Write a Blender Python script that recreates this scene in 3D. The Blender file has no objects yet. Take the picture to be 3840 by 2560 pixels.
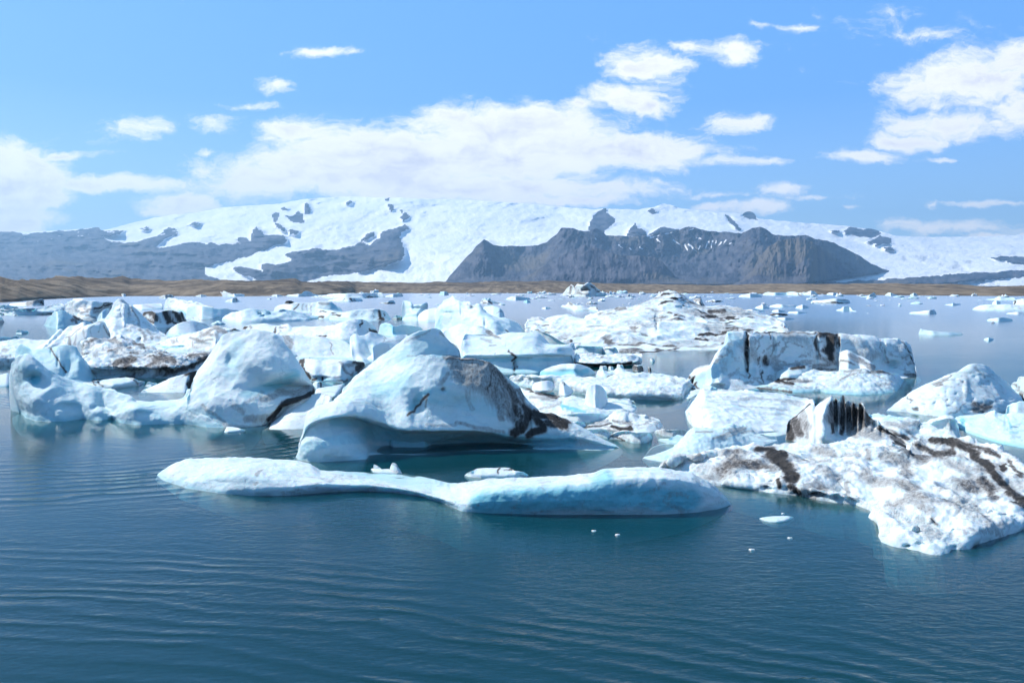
import bpy, math, random
import numpy as np
R = math.radians
SC = bpy.context.scene

# ---------------------------------------------------------------- camera
F = 2986.7            # focal length in photo pixels (28 mm on a 36 mm sensor, 3840 px wide)
CAMH = 6.0
PITCH = math.atan((1280 - 1085) / F)
cam = bpy.data.cameras.new('camera'); camo = bpy.data.objects.new('camera', cam)
SC.collection.objects.link(camo); SC.camera = camo
cam.lens = 28; cam.sensor_width = 36; cam.clip_end = 80000; cam.clip_start = .5
camo.location = (0, 0, CAMH); camo.rotation_euler = (R(90) - PITCH, 0, 0)

# ---------------------------------------------------------------- sun, sky, exposure
SUN_EL, SUN_AZ = R(43), R(-66)       # to the left and a little beyond the ice
sun = bpy.data.lights.new('sun', 'SUN'); suno = bpy.data.objects.new('sun', sun)
SC.collection.objects.link(suno)
sun.energy = 4.8; sun.angle = R(.5); sun.color = (1, .955, .89)
suno.rotation_euler = (R(90) - SUN_EL, 0, -SUN_AZ + math.pi)   # points away from the sun's direction
SC.view_settings.view_transform = 'Standard'; SC.view_settings.look = 'None'
SC.view_settings.exposure = 0.4; SC.view_settings.gamma = 1
SC.render.engine = 'CYCLES'
SC.cycles.max_bounces = 6; SC.cycles.diffuse_bounces = 3; SC.cycles.glossy_bounces = 3
SC.cycles.transparent_max_bounces = 8; SC.cycles.volume_bounces = 0
SC.cycles.caustics_reflective = False; SC.cycles.caustics_refractive = False

class NT:
    """small helper around a node tree"""
    def __init__(s, tree): s.t = tree; s.n = tree.nodes; s.l = tree.links
    def node(s, typ, **k):
        n = s.n.new(typ)
        for a, v in k.items(): setattr(n, a, v)
        return n
    def put(s, sock, v):
        if isinstance(v, bpy.types.NodeSocket): s.l.new(v, sock)
        elif v is not None: sock.default_value = v
    def m(s, op, a, b=None, c=None, clamp=False):
        n = s.node('ShaderNodeMath', operation=op, use_clamp=clamp)
        for i, v in enumerate((a, b, c)): s.put(n.inputs[i], v)
        return n.outputs[0]
    def v(s, op, a, b=None, c=None):
        n = s.node('ShaderNodeVectorMath', operation=op)
        for i, x in enumerate((a, b, c)): s.put(n.inputs[i], x)
        return n.outputs['Value'] if op == 'LENGTH' else n.outputs[0]
    def mix(s, f, a, b, blend='MIX'):
        n = s.node('ShaderNodeMix', data_type='RGBA', blend_type=blend)
        s.put(n.inputs[0], f)
        for i, x in ((6, a), (7, b)):
            s.put(n.inputs[i], x if isinstance(x, bpy.types.NodeSocket) else (*x, 1))
        return n.outputs[2]
    def ramp(s, x, lo, hi, a=0, b=1, smooth=True):
        n = s.node('ShaderNodeMapRange', interpolation_type='SMOOTHSTEP' if smooth else 'LINEAR')
        s.put(n.inputs[0], x); s.put(n.inputs[1], lo); s.put(n.inputs[2], hi); s.put(n.inputs[3], a); s.put(n.inputs[4], b)
        return n.outputs[0]
    def noise(s, vec, scale, detail=4, rough=.55, dist=0, col=False):
        n = s.node('ShaderNodeTexNoise'); s.put(n.inputs['Vector'], vec)
        n.inputs['Scale'].default_value = scale; n.inputs['Detail'].default_value = detail
        n.inputs['Roughness'].default_value = rough; n.inputs['Distortion'].default_value = dist
        return n.outputs['Color' if col else 0]

world = bpy.data.worlds.new('World'); SC.world = world; world.use_nodes = True
def build_sky():
    q = NT(world.node_tree)
    bg = q.n['Background']; bg.inputs[1].default_value = .11
    sk = q.node('ShaderNodeTexSky', sky_type='NISHITA', sun_disc=False)
    sk.sun_elevation = SUN_EL; sk.sun_rotation = SUN_AZ
    sk.air_density = 1.0; sk.dust_density = .6; sk.ozone_density = 2.5; sk.altitude = 0
    hs = q.node('ShaderNodeHueSaturation'); q.l.new(sk.outputs[0], hs.inputs['Color'])
    hs.inputs['Saturation'].default_value = 1.1; hs.inputs['Value'].default_value = SKYV
    tc = q.node('ShaderNodeTexCoord').outputs['Generated']
    sp = q.node('ShaderNodeSeparateXYZ'); q.l.new(tc, sp.inputs[0])
    # clear polar air: azure overhead, paler towards the horizon
    grad = q.mix(q.ramp(sp.outputs[2], .0, .22, smooth=False), SKY_LOW, SKY_MID)
    grad = q.mix(q.ramp(sp.outputs[2], .3, .75, smooth=False), grad, SKY_HIGH)
    blue = q.mix(.72, hs.outputs[0], grad)
    y = q.m('MAXIMUM', sp.outputs[1], .04)
    X = q.m('DIVIDE', sp.outputs[0], y); Z = q.m('DIVIDE', sp.outputs[2], y)
    cb = q.node('ShaderNodeCombineXYZ'); q.l.new(X, cb.inputs[0]); q.l.new(Z, cb.inputs[1]); P = cb.outputs[0]
    w = q.noise(P, 9, 5, .6, col=True)
    P = q.v('ADD', P, q.v('MULTIPLY', q.v('SUBTRACT', w, (.5, .5, .5)), (.12, .045, 0)))
    acc = None
    for cx, cy, rx, ry, st in CLOUDS:
        c = (((cx / .6125) - 1920) / F * 1.0, (1085 - cy / .6125) / F)
        rx_, ry_ = rx * 1.5 / .6125 / F, ry * 1.5 / .6125 / F
        L = q.v('LENGTH', q.v('MULTIPLY_ADD', P, (1 / rx_, 1 / ry_, 0), (-c[0] / rx_, -c[1] / ry_, 0)))
        d = q.m('MULTIPLY_ADD', L, -st, st)
        acc = d if acc is None else q.m('MAXIMUM', acc, d)
    acc = q.m('MAXIMUM', acc, -.25)
    fb = q.noise(q.v('MULTIPLY', P, (1, 2.6, 1)), 7, 9, .62)
    fb2 = q.noise(q.v('MULTIPLY', P, (1, 2.2, 1)), 30, 6, .62)
    e = q.m('ADD', acc, q.m('MULTIPLY', q.m('SUBTRACT', fb, .5), 1.7))
    e = q.m('ADD', e, q.m('MULTIPLY', q.m('SUBTRACT', fb2, .5), .8))
    fb3 = q.noise(q.v('MULTIPLY', P, (1, 1.8, 1)), 90, 5, .65)
    e = q.m('ADD', e, q.m('MULTIPLY', q.m('SUBTRACT', fb3, .5), .45))
    cov = q.m('MULTIPLY', q.ramp(e, .0, .62), .96)
    cov = q.m('MULTIPLY', cov, q.ramp(sp.outputs[1], .02, .25))
    # generic broken cloud for the half of the sky behind the viewer
    back = q.ramp(q.noise(q.v('MULTIPLY', tc, (1, 1, 2.5)), 2.2, 7, .6), .52, .75)
    back = q.m('MULTIPLY', back, q.m('MULTIPLY', q.ramp(sp.outputs[1], .1, -.2), .3))
    cov = q.m('MAXIMUM', cov, back)
    shade = q.ramp(q.noise(q.v('MULTIPLY', P, (1, 2, 1)), 12, 5, .6), .35, .7)
    thick = q.ramp(e, .35, 1.1)
    cc = q.mix(q.m('MULTIPLY', thick, shade), CLOUD_LIT, CLOUD_DIM)
    out = q.mix(cov, blue, cc)
    # milky air towards the horizon
    # unseen sky behind the viewer and overhead, dimmed to cut fill on ice fronts
    dim = q.m('MULTIPLY', q.ramp(sp.outputs[1], .15, -.35, 1, .8), q.ramp(sp.outputs[2], .45, .95, 1, .8))
    out = q.v('SCALE', out); q.put(out.node.inputs['Scale'], dim)
    q.l.new(out, bg.inputs[0])
SKYV = 1.12
SKY_LOW = (3.7, 6.1, 8.6); SKY_MID = (1.1, 3.45, 8.6); SKY_HIGH = (1.5, 3.6, 6.6)
CLOUD_LIT = (9.0, 9.0, 9.2); CLOUD_DIM = (5.9, 6.0, 6.8); HORIZON = (5.8, 7.8, 10.0)
CLOUDS = [(700,420,230,35,1),(900,370,210,60,1.2),(1150,345,240,75,1.3),(1400,352,210,38,1.2),(690,310,70,30,.9),(1230,290,180,42,1.1),
 (800,400,300,50,1.2),(1030,275,60,22,.8),(1100,440,330,32,1.2),(50,425,110,70,1.6),(0,500,125,50,1.5),(250,424,170,17,1.1),(425,468,70,24,1.2),(120,500,60,22,.8),
 (150,362,90,9,.8),(320,305,75,25,.55),(490,287,60,18,.55),(740,127,75,12,.8),(655,200,42,16,.55),(590,245,60,8,.5),(492,347,28,8,.5),
 (1480,160,90,34,.85),(1660,140,60,26,.8),(1440,225,90,32,.8),(1330,245,60,12,.8),(1490,250,48,20,.9),(1570,120,38,13,.8),
 (1700,296,68,20,.7),(1720,375,80,10,.6),(2230,190,170,46,.95),(2330,150,80,36,.95),(2200,290,170,32,.8),(2060,325,70,20,.8),
 (1975,366,66,17,.9),(2340,250,90,55,.75),(2130,370,40,5,.5),(1800,440,60,16,.75),(1720,478,80,12,.8),(1820,77,60,9,.45),(1720,75,40,7,.4),
 (1870,460,70,7,.5),(1950,484,28,6,.5),(2125,475,14,9,.5),(2260,470,100,6,.6),(2200,525,140,14,.8),(2300,545,70,10,.9),(1300,468,140,14,1),
 (1640,476,60,8,.6),(2040,90,120,26,.3),(1640,450,60,6,.4)]
build_sky()

# ---------------------------------------------------------------- noise and mesh helpers
_rng = np.random.RandomState(7)
_perm = _rng.permutation(256); _perm = np.concatenate([_perm, _perm, _perm])
_g = _rng.normal(size=(256, 3)); _g /= np.linalg.norm(_g, axis=1)[:, None]
def pnoise(p):
    i = np.floor(p).astype(np.int64); f = p - i; i &= 255
    u = f * f * f * (f * (f * 6 - 15) + 10)
    def g(dx, dy, dz):
        h = _perm[_perm[_perm[i[..., 0] + dx] + i[..., 1] + dy] + i[..., 2] + dz]
        v = _g[h]
        return v[..., 0] * (f[..., 0] - dx) + v[..., 1] * (f[..., 1] - dy) + v[..., 2] * (f[..., 2] - dz)
    def lp(a, b, t): return a + t * (b - a)
    x00 = lp(g(0,0,0), g(1,0,0), u[..., 0]); x10 = lp(g(0,1,0), g(1,1,0), u[..., 0])
    x01 = lp(g(0,0,1), g(1,0,1), u[..., 0]); x11 = lp(g(0,1,1), g(1,1,1), u[..., 0])
    return lp(lp(x00, x10, u[..., 1]), lp(x01, x11, u[..., 1]), u[..., 2]) * 1.6
def fbm(p, oct=4, kind='f', rough=.5):
    a, s, o = 1.0, 0.0, 0.0
    for k in range(oct):
        n = pnoise(p * 2 ** k + 17.3 * k)
        if kind == 'b': n = np.abs(n) * 2 - .6
        elif kind == 'r': n = 1 - 2 * np.abs(n) - .4
        s = s + a * n; o += a; a *= rough
    return s / o
def ray(px, py):
    a = (np.asarray(px, float) - 1920) / F; b = (1280 - np.asarray(py, float)) / F
    c, s = math.cos(PITCH), math.sin(PITCH)
    return np.stack([a, c + b * s, -s + b * c], -1)
def at_dist(px, py, D):
    d = ray(px, py); return np.array([0, 0, CAMH]) + d * (D / d[..., 1])[..., None]
def at_height(px, py, z):
    d = ray(px, py); return np.array([0, 0, CAMH]) + d * ((z - CAMH) / np.minimum(d[..., 2], -1e-4))[..., None]
def project(P):
    c, s = math.cos(PITCH), math.sin(PITCH)
    y, z = P[..., 1], P[..., 2] - CAMH
    dep = y * c - z * s; up = y * s + z * c
    return 1920 + F * P[..., 0] / dep, 1280 - F * up / dep
def sstep(a, b, x):
    t = np.clip((x - a) / (b - a), 0, 1); return t * t * (3 - 2 * t)
def mesh_obj(name, V, faces, mat, attr=None, loc=None, smooth=True):
    """V (n,3) world positions; faces (m,4) or (m,3); the origin goes to the base of the thing"""
    me = bpy.data.meshes.new(name)
    if loc is None:
        loc = np.array([(V[:, 0].min() + V[:, 0].max()) / 2, (V[:, 1].min() + V[:, 1].max()) / 2, 0.])
    V = V - loc
    k = faces.shape[1]
    me.vertices.add(len(V)); me.vertices.foreach_set('co', V.astype(np.float32).ravel())
    me.loops.add(faces.size); me.loops.foreach_set('vertex_index', faces.astype(np.int32).ravel())
    me.polygons.add(len(faces)); me.polygons.foreach_set('loop_start', np.arange(0, faces.size, k, dtype=np.int32))
    me.update(calc_edges=True); me.validate()
    if smooth: me.polygons.foreach_set('use_smooth', np.ones(len(me.polygons), bool))
    if attr is not None:
        a = me.color_attributes.new('tone', 'FLOAT_COLOR', 'POINT')
        a.data.foreach_set('color', attr.astype(np.float32).ravel())
    me.materials.append(mat)
    o = bpy.data.objects.new(name, me); o.location = loc
    SC.collection.objects.link(o)
    return o
def grid_faces(nu, nv, off=0):
    i, j = np.meshgrid(np.arange(nu - 1), np.arange(nv - 1), indexing='ij')
    a = (i * nv + j).ravel()
    return np.stack([a, a + nv, a + nv + 1, a + 1], 1) + off
CROPS = {'A': (0, 1050, 2.45), 'B': (900, 1050, 2.45), 'C': (1800, 1050, 2.45), 'D': (2700, 1050, 2352 / 1140),
         'E': (1000, 1200, 1.68), 'F': (2400, 1400, 2352 / 1440), 'G': (0, 0, .6125), 'N': (0, 0, 1),
         'P': (0, 1010, 1.8375), 'Q': (1280, 1010, 1.8375), 'S': (2560, 1010, 1.8375),
         'K': (0, 620, 1.225), 'L': (0, 680, 1.225), 'M': (1600, 680, 1.05)}
def pts(crop, s):
    """'x,y x,y,off ...' in the units of a crop of the photo -> photo pixels (n,3)"""
    ox, oy, k = CROPS[crop]; out = []
    for t in s.split():
        v = [float(a) for a in t.split(',')]
        out.append([ox + v[0] / k, oy + v[1] / k, v[2] if len(v) > 2 else np.nan])
    return np.array(out)
def resample(p, n, u=None):
    d = np.diff(p[:, :2], axis=0); s = np.abs(d[:, 0]) + .35 * np.abs(d[:, 1]) + 1e-6
    t = np.concatenate([[0], np.cumsum(s)]); t /= t[-1]
    u = np.linspace(0, 1, n) if u is None else u
    c = [np.interp(u, t, p[:, k]) for k in (0, 1)]
    o = p[:, 2]; ok = ~np.isnan(o)
    c.append(np.interp(u, t[ok], o[ok]) if ok.any() else np.full(len(u), np.nan))
    return np.stack(c, 1)
def smooth1(a, k=1):
    for _ in range(k):
        b = a.copy(); b[1:-1] = (a[:-2] + 2 * a[1:-1] + a[2:]) / 4; a = b
    return a
def catmull(K, m):
    """K list of (n,3) rows -> rows with m[i] steps between row i and i+1"""
    out = []; L = len(K)
    for i in range(L - 1):
        p0, p1, p2, p3 = K[max(i - 1, 0)], K[i], K[i + 1], K[min(i + 2, L - 1)]
        for j in range(m[i]):
            t = j / m[i]
            c = .5 * ((2 * p1) + (-p0 + p2) * t + (2 * p0 - 5 * p1 + 4 * p2 - p3) * t * t + (-p0 + 3 * p1 - 3 * p2 + p3) * t ** 3)
            out.append(.35 * (p1 + (p2 - p1) * t) + .65 * c)
    out.append(K[-1]); return out
# ---------------------------------------------------------------- materials
def new_mat(name):
    m = bpy.data.materials.new(name); m.use_nodes = True
    q = NT(m.node_tree); return m, q, q.n['Principled BSDF']
def attr_tone(q):
    a = q.node('ShaderNodeVertexColor', layer_name='tone')
    s = q.node('ShaderNodeSeparateColor'); q.l.new(a.outputs[0], s.inputs[0])
    return s.outputs
def n1v(q, P): return q.noise(P, 1.1, 3, .6, col=True)
def make_ice():
    """weathered white ice; tone.r = ash and grit, tone.g = dense clear blue ice, also shade painted as deeper blue, tone.b = scale of the grain"""
    m, q, b = new_mat('glacier_ice')
    t = attr_tone(q); P = q.node('ShaderNodeTexCoord').outputs['Object']
    # grain size follows the size of the berg, written into tone.b
    P = q.v('SCALE', P); P.node.inputs['Scale'].default_value = 1
    q.l.new(t[2], P.node.inputs['Scale'])
    n1 = q.noise(P, 1.6, 6, .6); n2 = q.noise(P, 7, 6, .65); n3 = q.noise(P, 30, 5, .7)
    run = q.noise(q.v('MULTIPLY', P, (1, 1, .22)), 9, 5, .65)          # melt water drags the grit downwards
    d = q.m('ADD', t[0], q.m('MULTIPLY', q.m('SUBTRACT', run, .5), .8))
    d = q.m('ADD', d, q.m('MULTIPLY', q.m('SUBTRACT', n3, .5), 1.0))
    d = q.m('ADD', d, q.m('MULTIPLY', q.m('SUBTRACT', n2, .5), .35))
    d = q.m('MULTIPLY', q.ramp(d, .1, .95, smooth=False), q.ramp(t[0], .0, .2))
    bl = q.m('ADD', t[1], q.m('MULTIPLY', q.m('SUBTRACT', n1, .5), .35), clamp=True)
    # foliation of the old glacier: faint tilted bands of bluer ice, and hairline cracks
    lay = q.noise(q.v('MULTIPLY', q.v('ADD', P, q.v('SCALE', q.noise(P, .5, 2, .5, col=True))), (.35, .35, 3.2)), 1.6, 4, .6)
    bl = q.m('ADD', bl, q.m('MULTIPLY', q.ramp(lay, .5, .72), .22), clamp=True)
    col = q.mix(bl, (.755, .795, .79), (.18, .53, .62))
    vo = q.node('ShaderNodeTexVoronoi', feature='DISTANCE_TO_EDGE'); q.put(vo.inputs['Vector'], q.v('ADD', P, q.v('SCALE', n1v(q, P)))); vo.inputs['Scale'].default_value = .42
    ck = q.m('MULTIPLY', q.ramp(vo.outputs['Distance'], .0, .012, 1, 0), q.ramp(n1, .45, .6))
    col = q.mix(q.m('MULTIPLY', ck, .45), col, (.3, .42, .48))
    col = q.mix(q.m('MULTIPLY', q.ramp(n1, .4, .75), .18), col, (.72, .75, .77))
    grit = q.mix(q.ramp(n3, .35, .65), (.022, .021, .022), (.058, .055, .052))
    mid = q.mix(q.m('POWER', q.ramp(d, .0, .7, smooth=False), .8), col, (.25, .24, .235))
    col = q.mix(q.ramp(d, .45, 1.0), mid, grit)
    q.put(b.inputs['Base Color'], col)
    q.put(b.inputs['Roughness'], q.ramp(d, 0, 1, .45, .8))
    b.inputs['Specular IOR Level'].default_value = .35; b.inputs['IOR'].default_value = 1.31
    q.put(b.inputs['Subsurface Weight'], q.ramp(d, 0, .5, SSS, 0))
    b.inputs['Subsurface Radius'].default_value = (.25, .7, 1.0); b.inputs['Subsurface Scale'].default_value = .26
    h = q.m('ADD', q.m('MULTIPLY', n3, .35), q.m('MULTIPLY', q.noise(P, 60, 3, .7), .2))
    h = q.m('ADD', h, q.m('MULTIPLY', n2, .6))
    h = q.m('ADD', h, q.m('MULTIPLY', lay, .35)); h = q.m('SUBTRACT', h, q.m('MULTIPLY', ck, .3))
    bp = q.node('ShaderNodeBump'); bp.inputs['Strength'].default_value = .5; bp.inputs['Distance'].default_value = .12
    q.put(bp.inputs['Height'], h); q.l.new(bp.outputs[0], b.inputs['Normal'])
    return m
SSS = .38
ICE = make_ice()
def make_water():
    m, q, b = new_mat('lagoon_water')
    P = q.node('ShaderNodeTexCoord').outputs['Object']
    big = q.noise(P, .05, 3, .5)
    sp = q.node('ShaderNodeSeparateXYZ'); q.l.new(P, sp.inputs[0]); x, y = sp.outputs[0], sp.outputs[1]
    # wind ripples, short crests across the view; patches of calm
    a = q.noise(q.v('MULTIPLY', P, (1.0, 1.9, 1)), 3.4, 4, .6, .3)
    a2 = q.noise(q.v('MULTIPLY', P, (.6, 1.7, 1)), .9, 4, .6, .4)
    patch = q.ramp(q.noise(q.v('MULTIPLY', P, (.5, 1, 1)), .09, 3, .6), .38, .62, .35, 1)
    near = q.ramp(y, 36, 17)                     # open water at the near bank is ruffled, sheltered water beyond is calm
    h = q.m('MULTIPLY', a, q.m('MULTIPLY_ADD', near, .019, .004))
    h = q.m('ADD', h, q.m('MULTIPLY', a2, q.m('MULTIPLY_ADD', near, .02, .011)))
    h = q.m('MULTIPLY', h, q.ramp(y, 32, 150, 1, .35))
    h = q.m('MULTIPLY', h, patch)
    # long swell trains: a fan across the near water and rings spreading from the tip of the long berg
    def train(cx, cy, r0, r1, wl, amp, ang=None):
        c = q.v('SUBTRACT', P, (cx, cy, 0))
        wob = q.m('MULTIPLY', q.m('SUBTRACT', q.noise(q.v('MULTIPLY', P, (.5, 1, 1)), .55, 3, .5), .5), 1.3)
        r = q.m('ADD', q.v('LENGTH', c), wob)
        s = q.m('SINE', q.m('MULTIPLY', r, 2 * math.pi / wl))
        s = q.m('POWER', q.m('MULTIPLY_ADD', s, .5, .5), 1.7)
        env = q.m('MULTIPLY', q.ramp(r, r0, r0 + (r1 - r0) * .35), q.ramp(r, r1, r0 + (r1 - r0) * .6))
        br = q.ramp(q.noise(P, .35, 2, .5), .35, .65, .3, 1)
        return q.m('MULTIPLY', q.m('MULTIPLY', s, env), q.m('MULTIPLY', br, amp))
    t1 = train(-12.0, -19.0, 30.0, 38.5, .55, .019)
    t2 = train(-17, 36.5, 8, 17.5, .62, .02)
    t2 = q.m('MULTIPLY', t2, q.ramp(x, -6.5, -9.5))
    h = q.m('ADD', h, q.m('ADD', t1, t2))
    bp = q.node('ShaderNodeBump'); bp.inputs['Strength'].default_value = 1; bp.inputs['Distance'].default_value = 1
    q.put(bp.inputs['Height'], h)
    q.n.remove(b); out = q.n['Material Output']
    # silty glacial water: mirror at the surface, part scattered teal, part clear enough to see the foot of the ice
    gl = q.node('ShaderNodeBsdfGlossy'); gl.inputs['Color'].default_value = (1, 1, 1, 1); q.put(gl.inputs['Roughness'], q.ramp(y, 35, 200, .035, .2)); q.l.new(bp.outputs[0], gl.inputs['Normal'])
    df = q.node('ShaderNodeBsdfDiffuse'); q.put(df.inputs['Color'], q.mix(q.ramp(big, .35, .65), (.003, .072, .095), (.004, .088, .105)))
    tr = q.node('ShaderNodeBsdfTransparent')
    mx = q.node('ShaderNodeMixShader'); mx.inputs[0].default_value = .6; q.l.new(df.outputs[0], mx.inputs[1]); q.l.new(tr.outputs[0], mx.inputs[2])
    fr = q.node('ShaderNodeFresnel'); fr.inputs['IOR'].default_value = 1.333; q.l.new(bp.outputs[0], fr.inputs['Normal'])
    m2 = q.node('ShaderNodeMixShader'); q.l.new(fr.outputs[0], m2.inputs[0]); q.l.new(mx.outputs[0], m2.inputs[1]); q.l.new(gl.outputs[0], m2.inputs[2])
    # the floor of the water box and its sides stay plain clear
    gm = q.node('ShaderNodeNewGeometry'); sz = q.node('ShaderNodeSeparateXYZ'); q.l.new(gm.outputs['Position'], sz.inputs[0])
    m3 = q.node('ShaderNodeMixShader'); q.put(m3.inputs[0], q.m('GREATER_THAN', sz.outputs[2], -.02)); q.l.new(tr.outputs[0], m3.inputs[1]); q.l.new(m2.outputs[0], m3.inputs[2])
    q.l.new(m3.outputs[0], out.inputs['Surface'])
    va = q.node('ShaderNodeVolumeAbsorption'); va.inputs['Color'].default_value = (.05, .62, .7, 1); va.inputs['Density'].default_value = .8
    q.l.new(va.outputs[0], out.inputs['Volume'])
    return m
WATER = make_water()
def make_rock(name, c1, c2, c3, scale, snow=True):
    """tone.r = bare rock against snow, tone.g = crevasse shading painted on the snow, and moraine streaks, tone.b = moss"""
    m, q, b = new_mat(name)
    t = attr_tone(q); P = q.node('ShaderNodeTexCoord').outputs['Object']
    if snow:      # gullies fan out with the slope
        s_ = q.node('ShaderNodeSeparateXYZ'); q.l.new(P, s_.inputs[0]); c_ = q.node('ShaderNodeCombineXYZ')
        q.put(c_.inputs[0], q.m('MULTIPLY', q.m('DIVIDE', s_.outputs[0], q.m('MAXIMUM', s_.outputs[1], 100.)), 8000.)); q.l.new(s_.outputs[1], c_.inputs[1]); q.l.new(s_.outputs[2], c_.inputs[2]); P = c_.outputs[0]
    n1 = q.noise(P, 1 / scale, 7, .62); n2 = q.noise(q.v('MULTIPLY', P, (1, .2, 1.3)), 5 / scale, 6, .65)
    rock = q.mix(q.ramp(n2, .35, .65), c1, c2)
    rock = q.mix(q.m('MULTIPLY', t[2], q.ramp(n1, .4, .62)), rock, c3)
    if snow:
        nn = q.m('ADD', t[0], q.m('MULTIPLY', q.m('SUBTRACT', n2, .5), .5))
        sn = q.mix(q.ramp(n1, .3, .7), (.95, .95, .95), (.84, .88, .93))
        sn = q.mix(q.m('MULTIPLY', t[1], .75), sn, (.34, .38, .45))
        col = q.mix(q.ramp(nn, .42, .58), sn, rock)
    else: col = rock
    q.put(b.inputs['Base Color'], col); b.inputs['Roughness'].default_value = .85
    b.inputs['Specular IOR Level'].default_value = .1
    bp = q.node('ShaderNodeBump'); bp.inputs['Strength'].default_value = .7; bp.inputs['Distance'].default_value = scale * BUMPF
    q.put(bp.inputs['Height'], n2); q.l.new(bp.outputs[0], b.inputs['Normal'])
    return m
BUMPF = .07
ROCK = make_rock('mountain_rock', (.025, .032, .055), (.105, .105, .13), (.125, .11, .095), 500)
EARTH = make_rock('moraine_earth', (.10, .08, .06), (.25, .20, .145), (.07, .06, .052), 60, snow=False)
# ---------------------------------------------------------------- the land
def land(name, kindname, rows, mat, n, m, bump, tonef, sm=1, extra=None):
    """rows: list of (distance or None for the water line, points). A relief sheet laid over real distances."""
    K = []
    for D, p in rows:
        r = resample(p, n)
        if D is None: W = at_height(r[:, 0], r[:, 1], 0)
        else: W = at_dist(r[:, 0], r[:, 1], np.where(np.isnan(r[:, 2]), D, r[:, 2]))
        K.append(W)
    G = np.stack(catmull(K, m), 1)
    if extra is not None: G = extra(G)
    px, py = project(G)
    G = bump(G, px, py)
    tone = tonef(G, px, py)
    o = mesh_obj(name, G.reshape(-1, 3), grid_faces(*G.shape[:2]), mat, tone.reshape(-1, 4))
    o['kind'] = 'structure'
    return o
def inpoly(px, py, poly):
    c = np.zeros(px.shape, bool); n = len(poly)
    for i in range(n):
        x1, y1 = poly[i][:2]; x2, y2 = poly[(i + 1) % n][:2]
        k = ((y1 > py) != (y2 > py))
        with np.errstate(divide='ignore', invalid='ignore'):
            c ^= k & (px < (x2 - x1) * (py - y1) / (y2 - y1 + 1e-9) + x1)
    return c
def tone4(r, g, b): return np.stack([r, g, b, np.ones_like(r)], -1)

# ground: one sheet, lake bed - shore - moraine - plain to the horizon
shore = pts('P', '-7000,228 -900,232 0,228 120,222 200,215 300,208 450,200 600,192 760,187 900,184 1130,184 1600,186 2000,182 2352,172')
shore = np.concatenate([shore, pts('Q', '100,166 400,164 1200,164 2000,163 2352,166'), pts('S', '300,166 1200,176 1700,180 2200,184 2600,184 9000,184')])
crest = pts('P', '-7000,60 -900,50 0,50 60,65 110,72 200,72 340,68 420,55 540,52 580,62 700,62 850,52 900,68 1000,72 1200,82 1400,72 1460,78 1560,70 1700,82 2040,68 2080,85 2352,82')
crest = np.concatenate([crest, pts('Q', '150,85 400,92 560,95 650,83 900,92 1060,82 1250,86 1430,78 1700,92 2000,100 2352,104'), pts('S', '200,110 500,100 700,98 1000,103 1300,96 1900,102 2100,120 2352,112 3000,110 9000,110')])
def ground_extra(G):
    return G
def ground_bump(G, px, py):
    d = G[..., 1]; w = sstep(200, 260, d) * (1 - sstep(2500, 4500, d))
    n = fbm(G / np.array([60., 160, 60]), 5, 'r', .65) * 3.6 * (1 - .6 * sstep(1700, 2300, px)) + fbm(G / np.array([25., 40, 30]), 4, 'b') * 1.2
    w2 = np.clip((G[..., 2] - .2) / 4, 0, 1)
    G = G.copy(); G[..., 2] += n * w * w2
    return G
def ground_tone(G, px, py):
    z = G[..., 2]
    dark = sstep(2.2, .3, z) * .8
    band = sstep(.05, .4, fbm(G / np.array([120., 200, 12]), 4)) * .8
    top = sstep(9, 13, z) * .7 * (px < 2200)
    f = np.clip(np.maximum(np.maximum(dark, band), top), 0, 1)
    bank = sstep(4.5, 2.5, z) * sstep(.0, .5, fbm(G / np.array([150., 900, 40]) + 3, 3)) * (px < 2300)
    return tone4(np.zeros_like(f), np.zeros_like(f), np.clip(np.maximum(f * 1.3, bank * 1.5), 0, 1))
def mk_ground():
    n = 1500; s = resample(shore, n); c = resample(crest, n, None)
    s = np.stack([np.linspace(-4000, 8000, n)] * 3, 1); x = s[:, 0]
    s[:, 1] = np.interp(x, shore[:, 0], shore[:, 1]); cy = np.interp(x, crest[:, 0], crest[:, 1])
    W = at_height(x, s[:, 1], 0); D = W[:, 1]
    K = []
    near = at_dist(x, np.full(n, 2600.), np.full(n, 6.)); near[:, 2] = -4; K.append(near)
    a = W.copy(); a[:, :2] *= .9; a[:, 2] = -3; K.append(a)
    K.append(W)
    b = W.copy(); b[:, :2] *= 1.02; b[:, 2] = 1.6; K.append(b)
    b = at_dist(x, cy * .55 + s[:, 1] * .45, D * 1.12); b[:, 2] = np.maximum(b[:, 2], 1.5); K.append(b)
    t = at_dist(x, cy, D * 1.35); K.append(t)
    t2 = t.copy(); t2[:, :2] *= 1.3; t2[:, 2] -= 4; K.append(t2)
    G = np.stack(catmull(K, [3, 4, 5, 10, 16, 5]), 1)
    far = []
    for dist, z in ((2900., 8.), (4200., 5.), (6500., 3.), (12000., 1.), (40000., 0.), (75000., -4.)):
        q = t.copy(); q[:, :2] *= dist / q[:, 1:2]; q[:, 2] = z; far.append(q)
    G = np.concatenate([G, np.stack(far, 1)], 1)
    px, py = project(G); G = ground_bump(G, px, py); tone = ground_tone(G, px, py)
    o = mesh_obj('ground', G.reshape(-1, 3), grid_faces(*G.shape[:2]), EARTH, tone.reshape(-1, 4), loc=np.zeros(3))
    o['kind'] = 'structure'
mk_ground()

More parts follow.
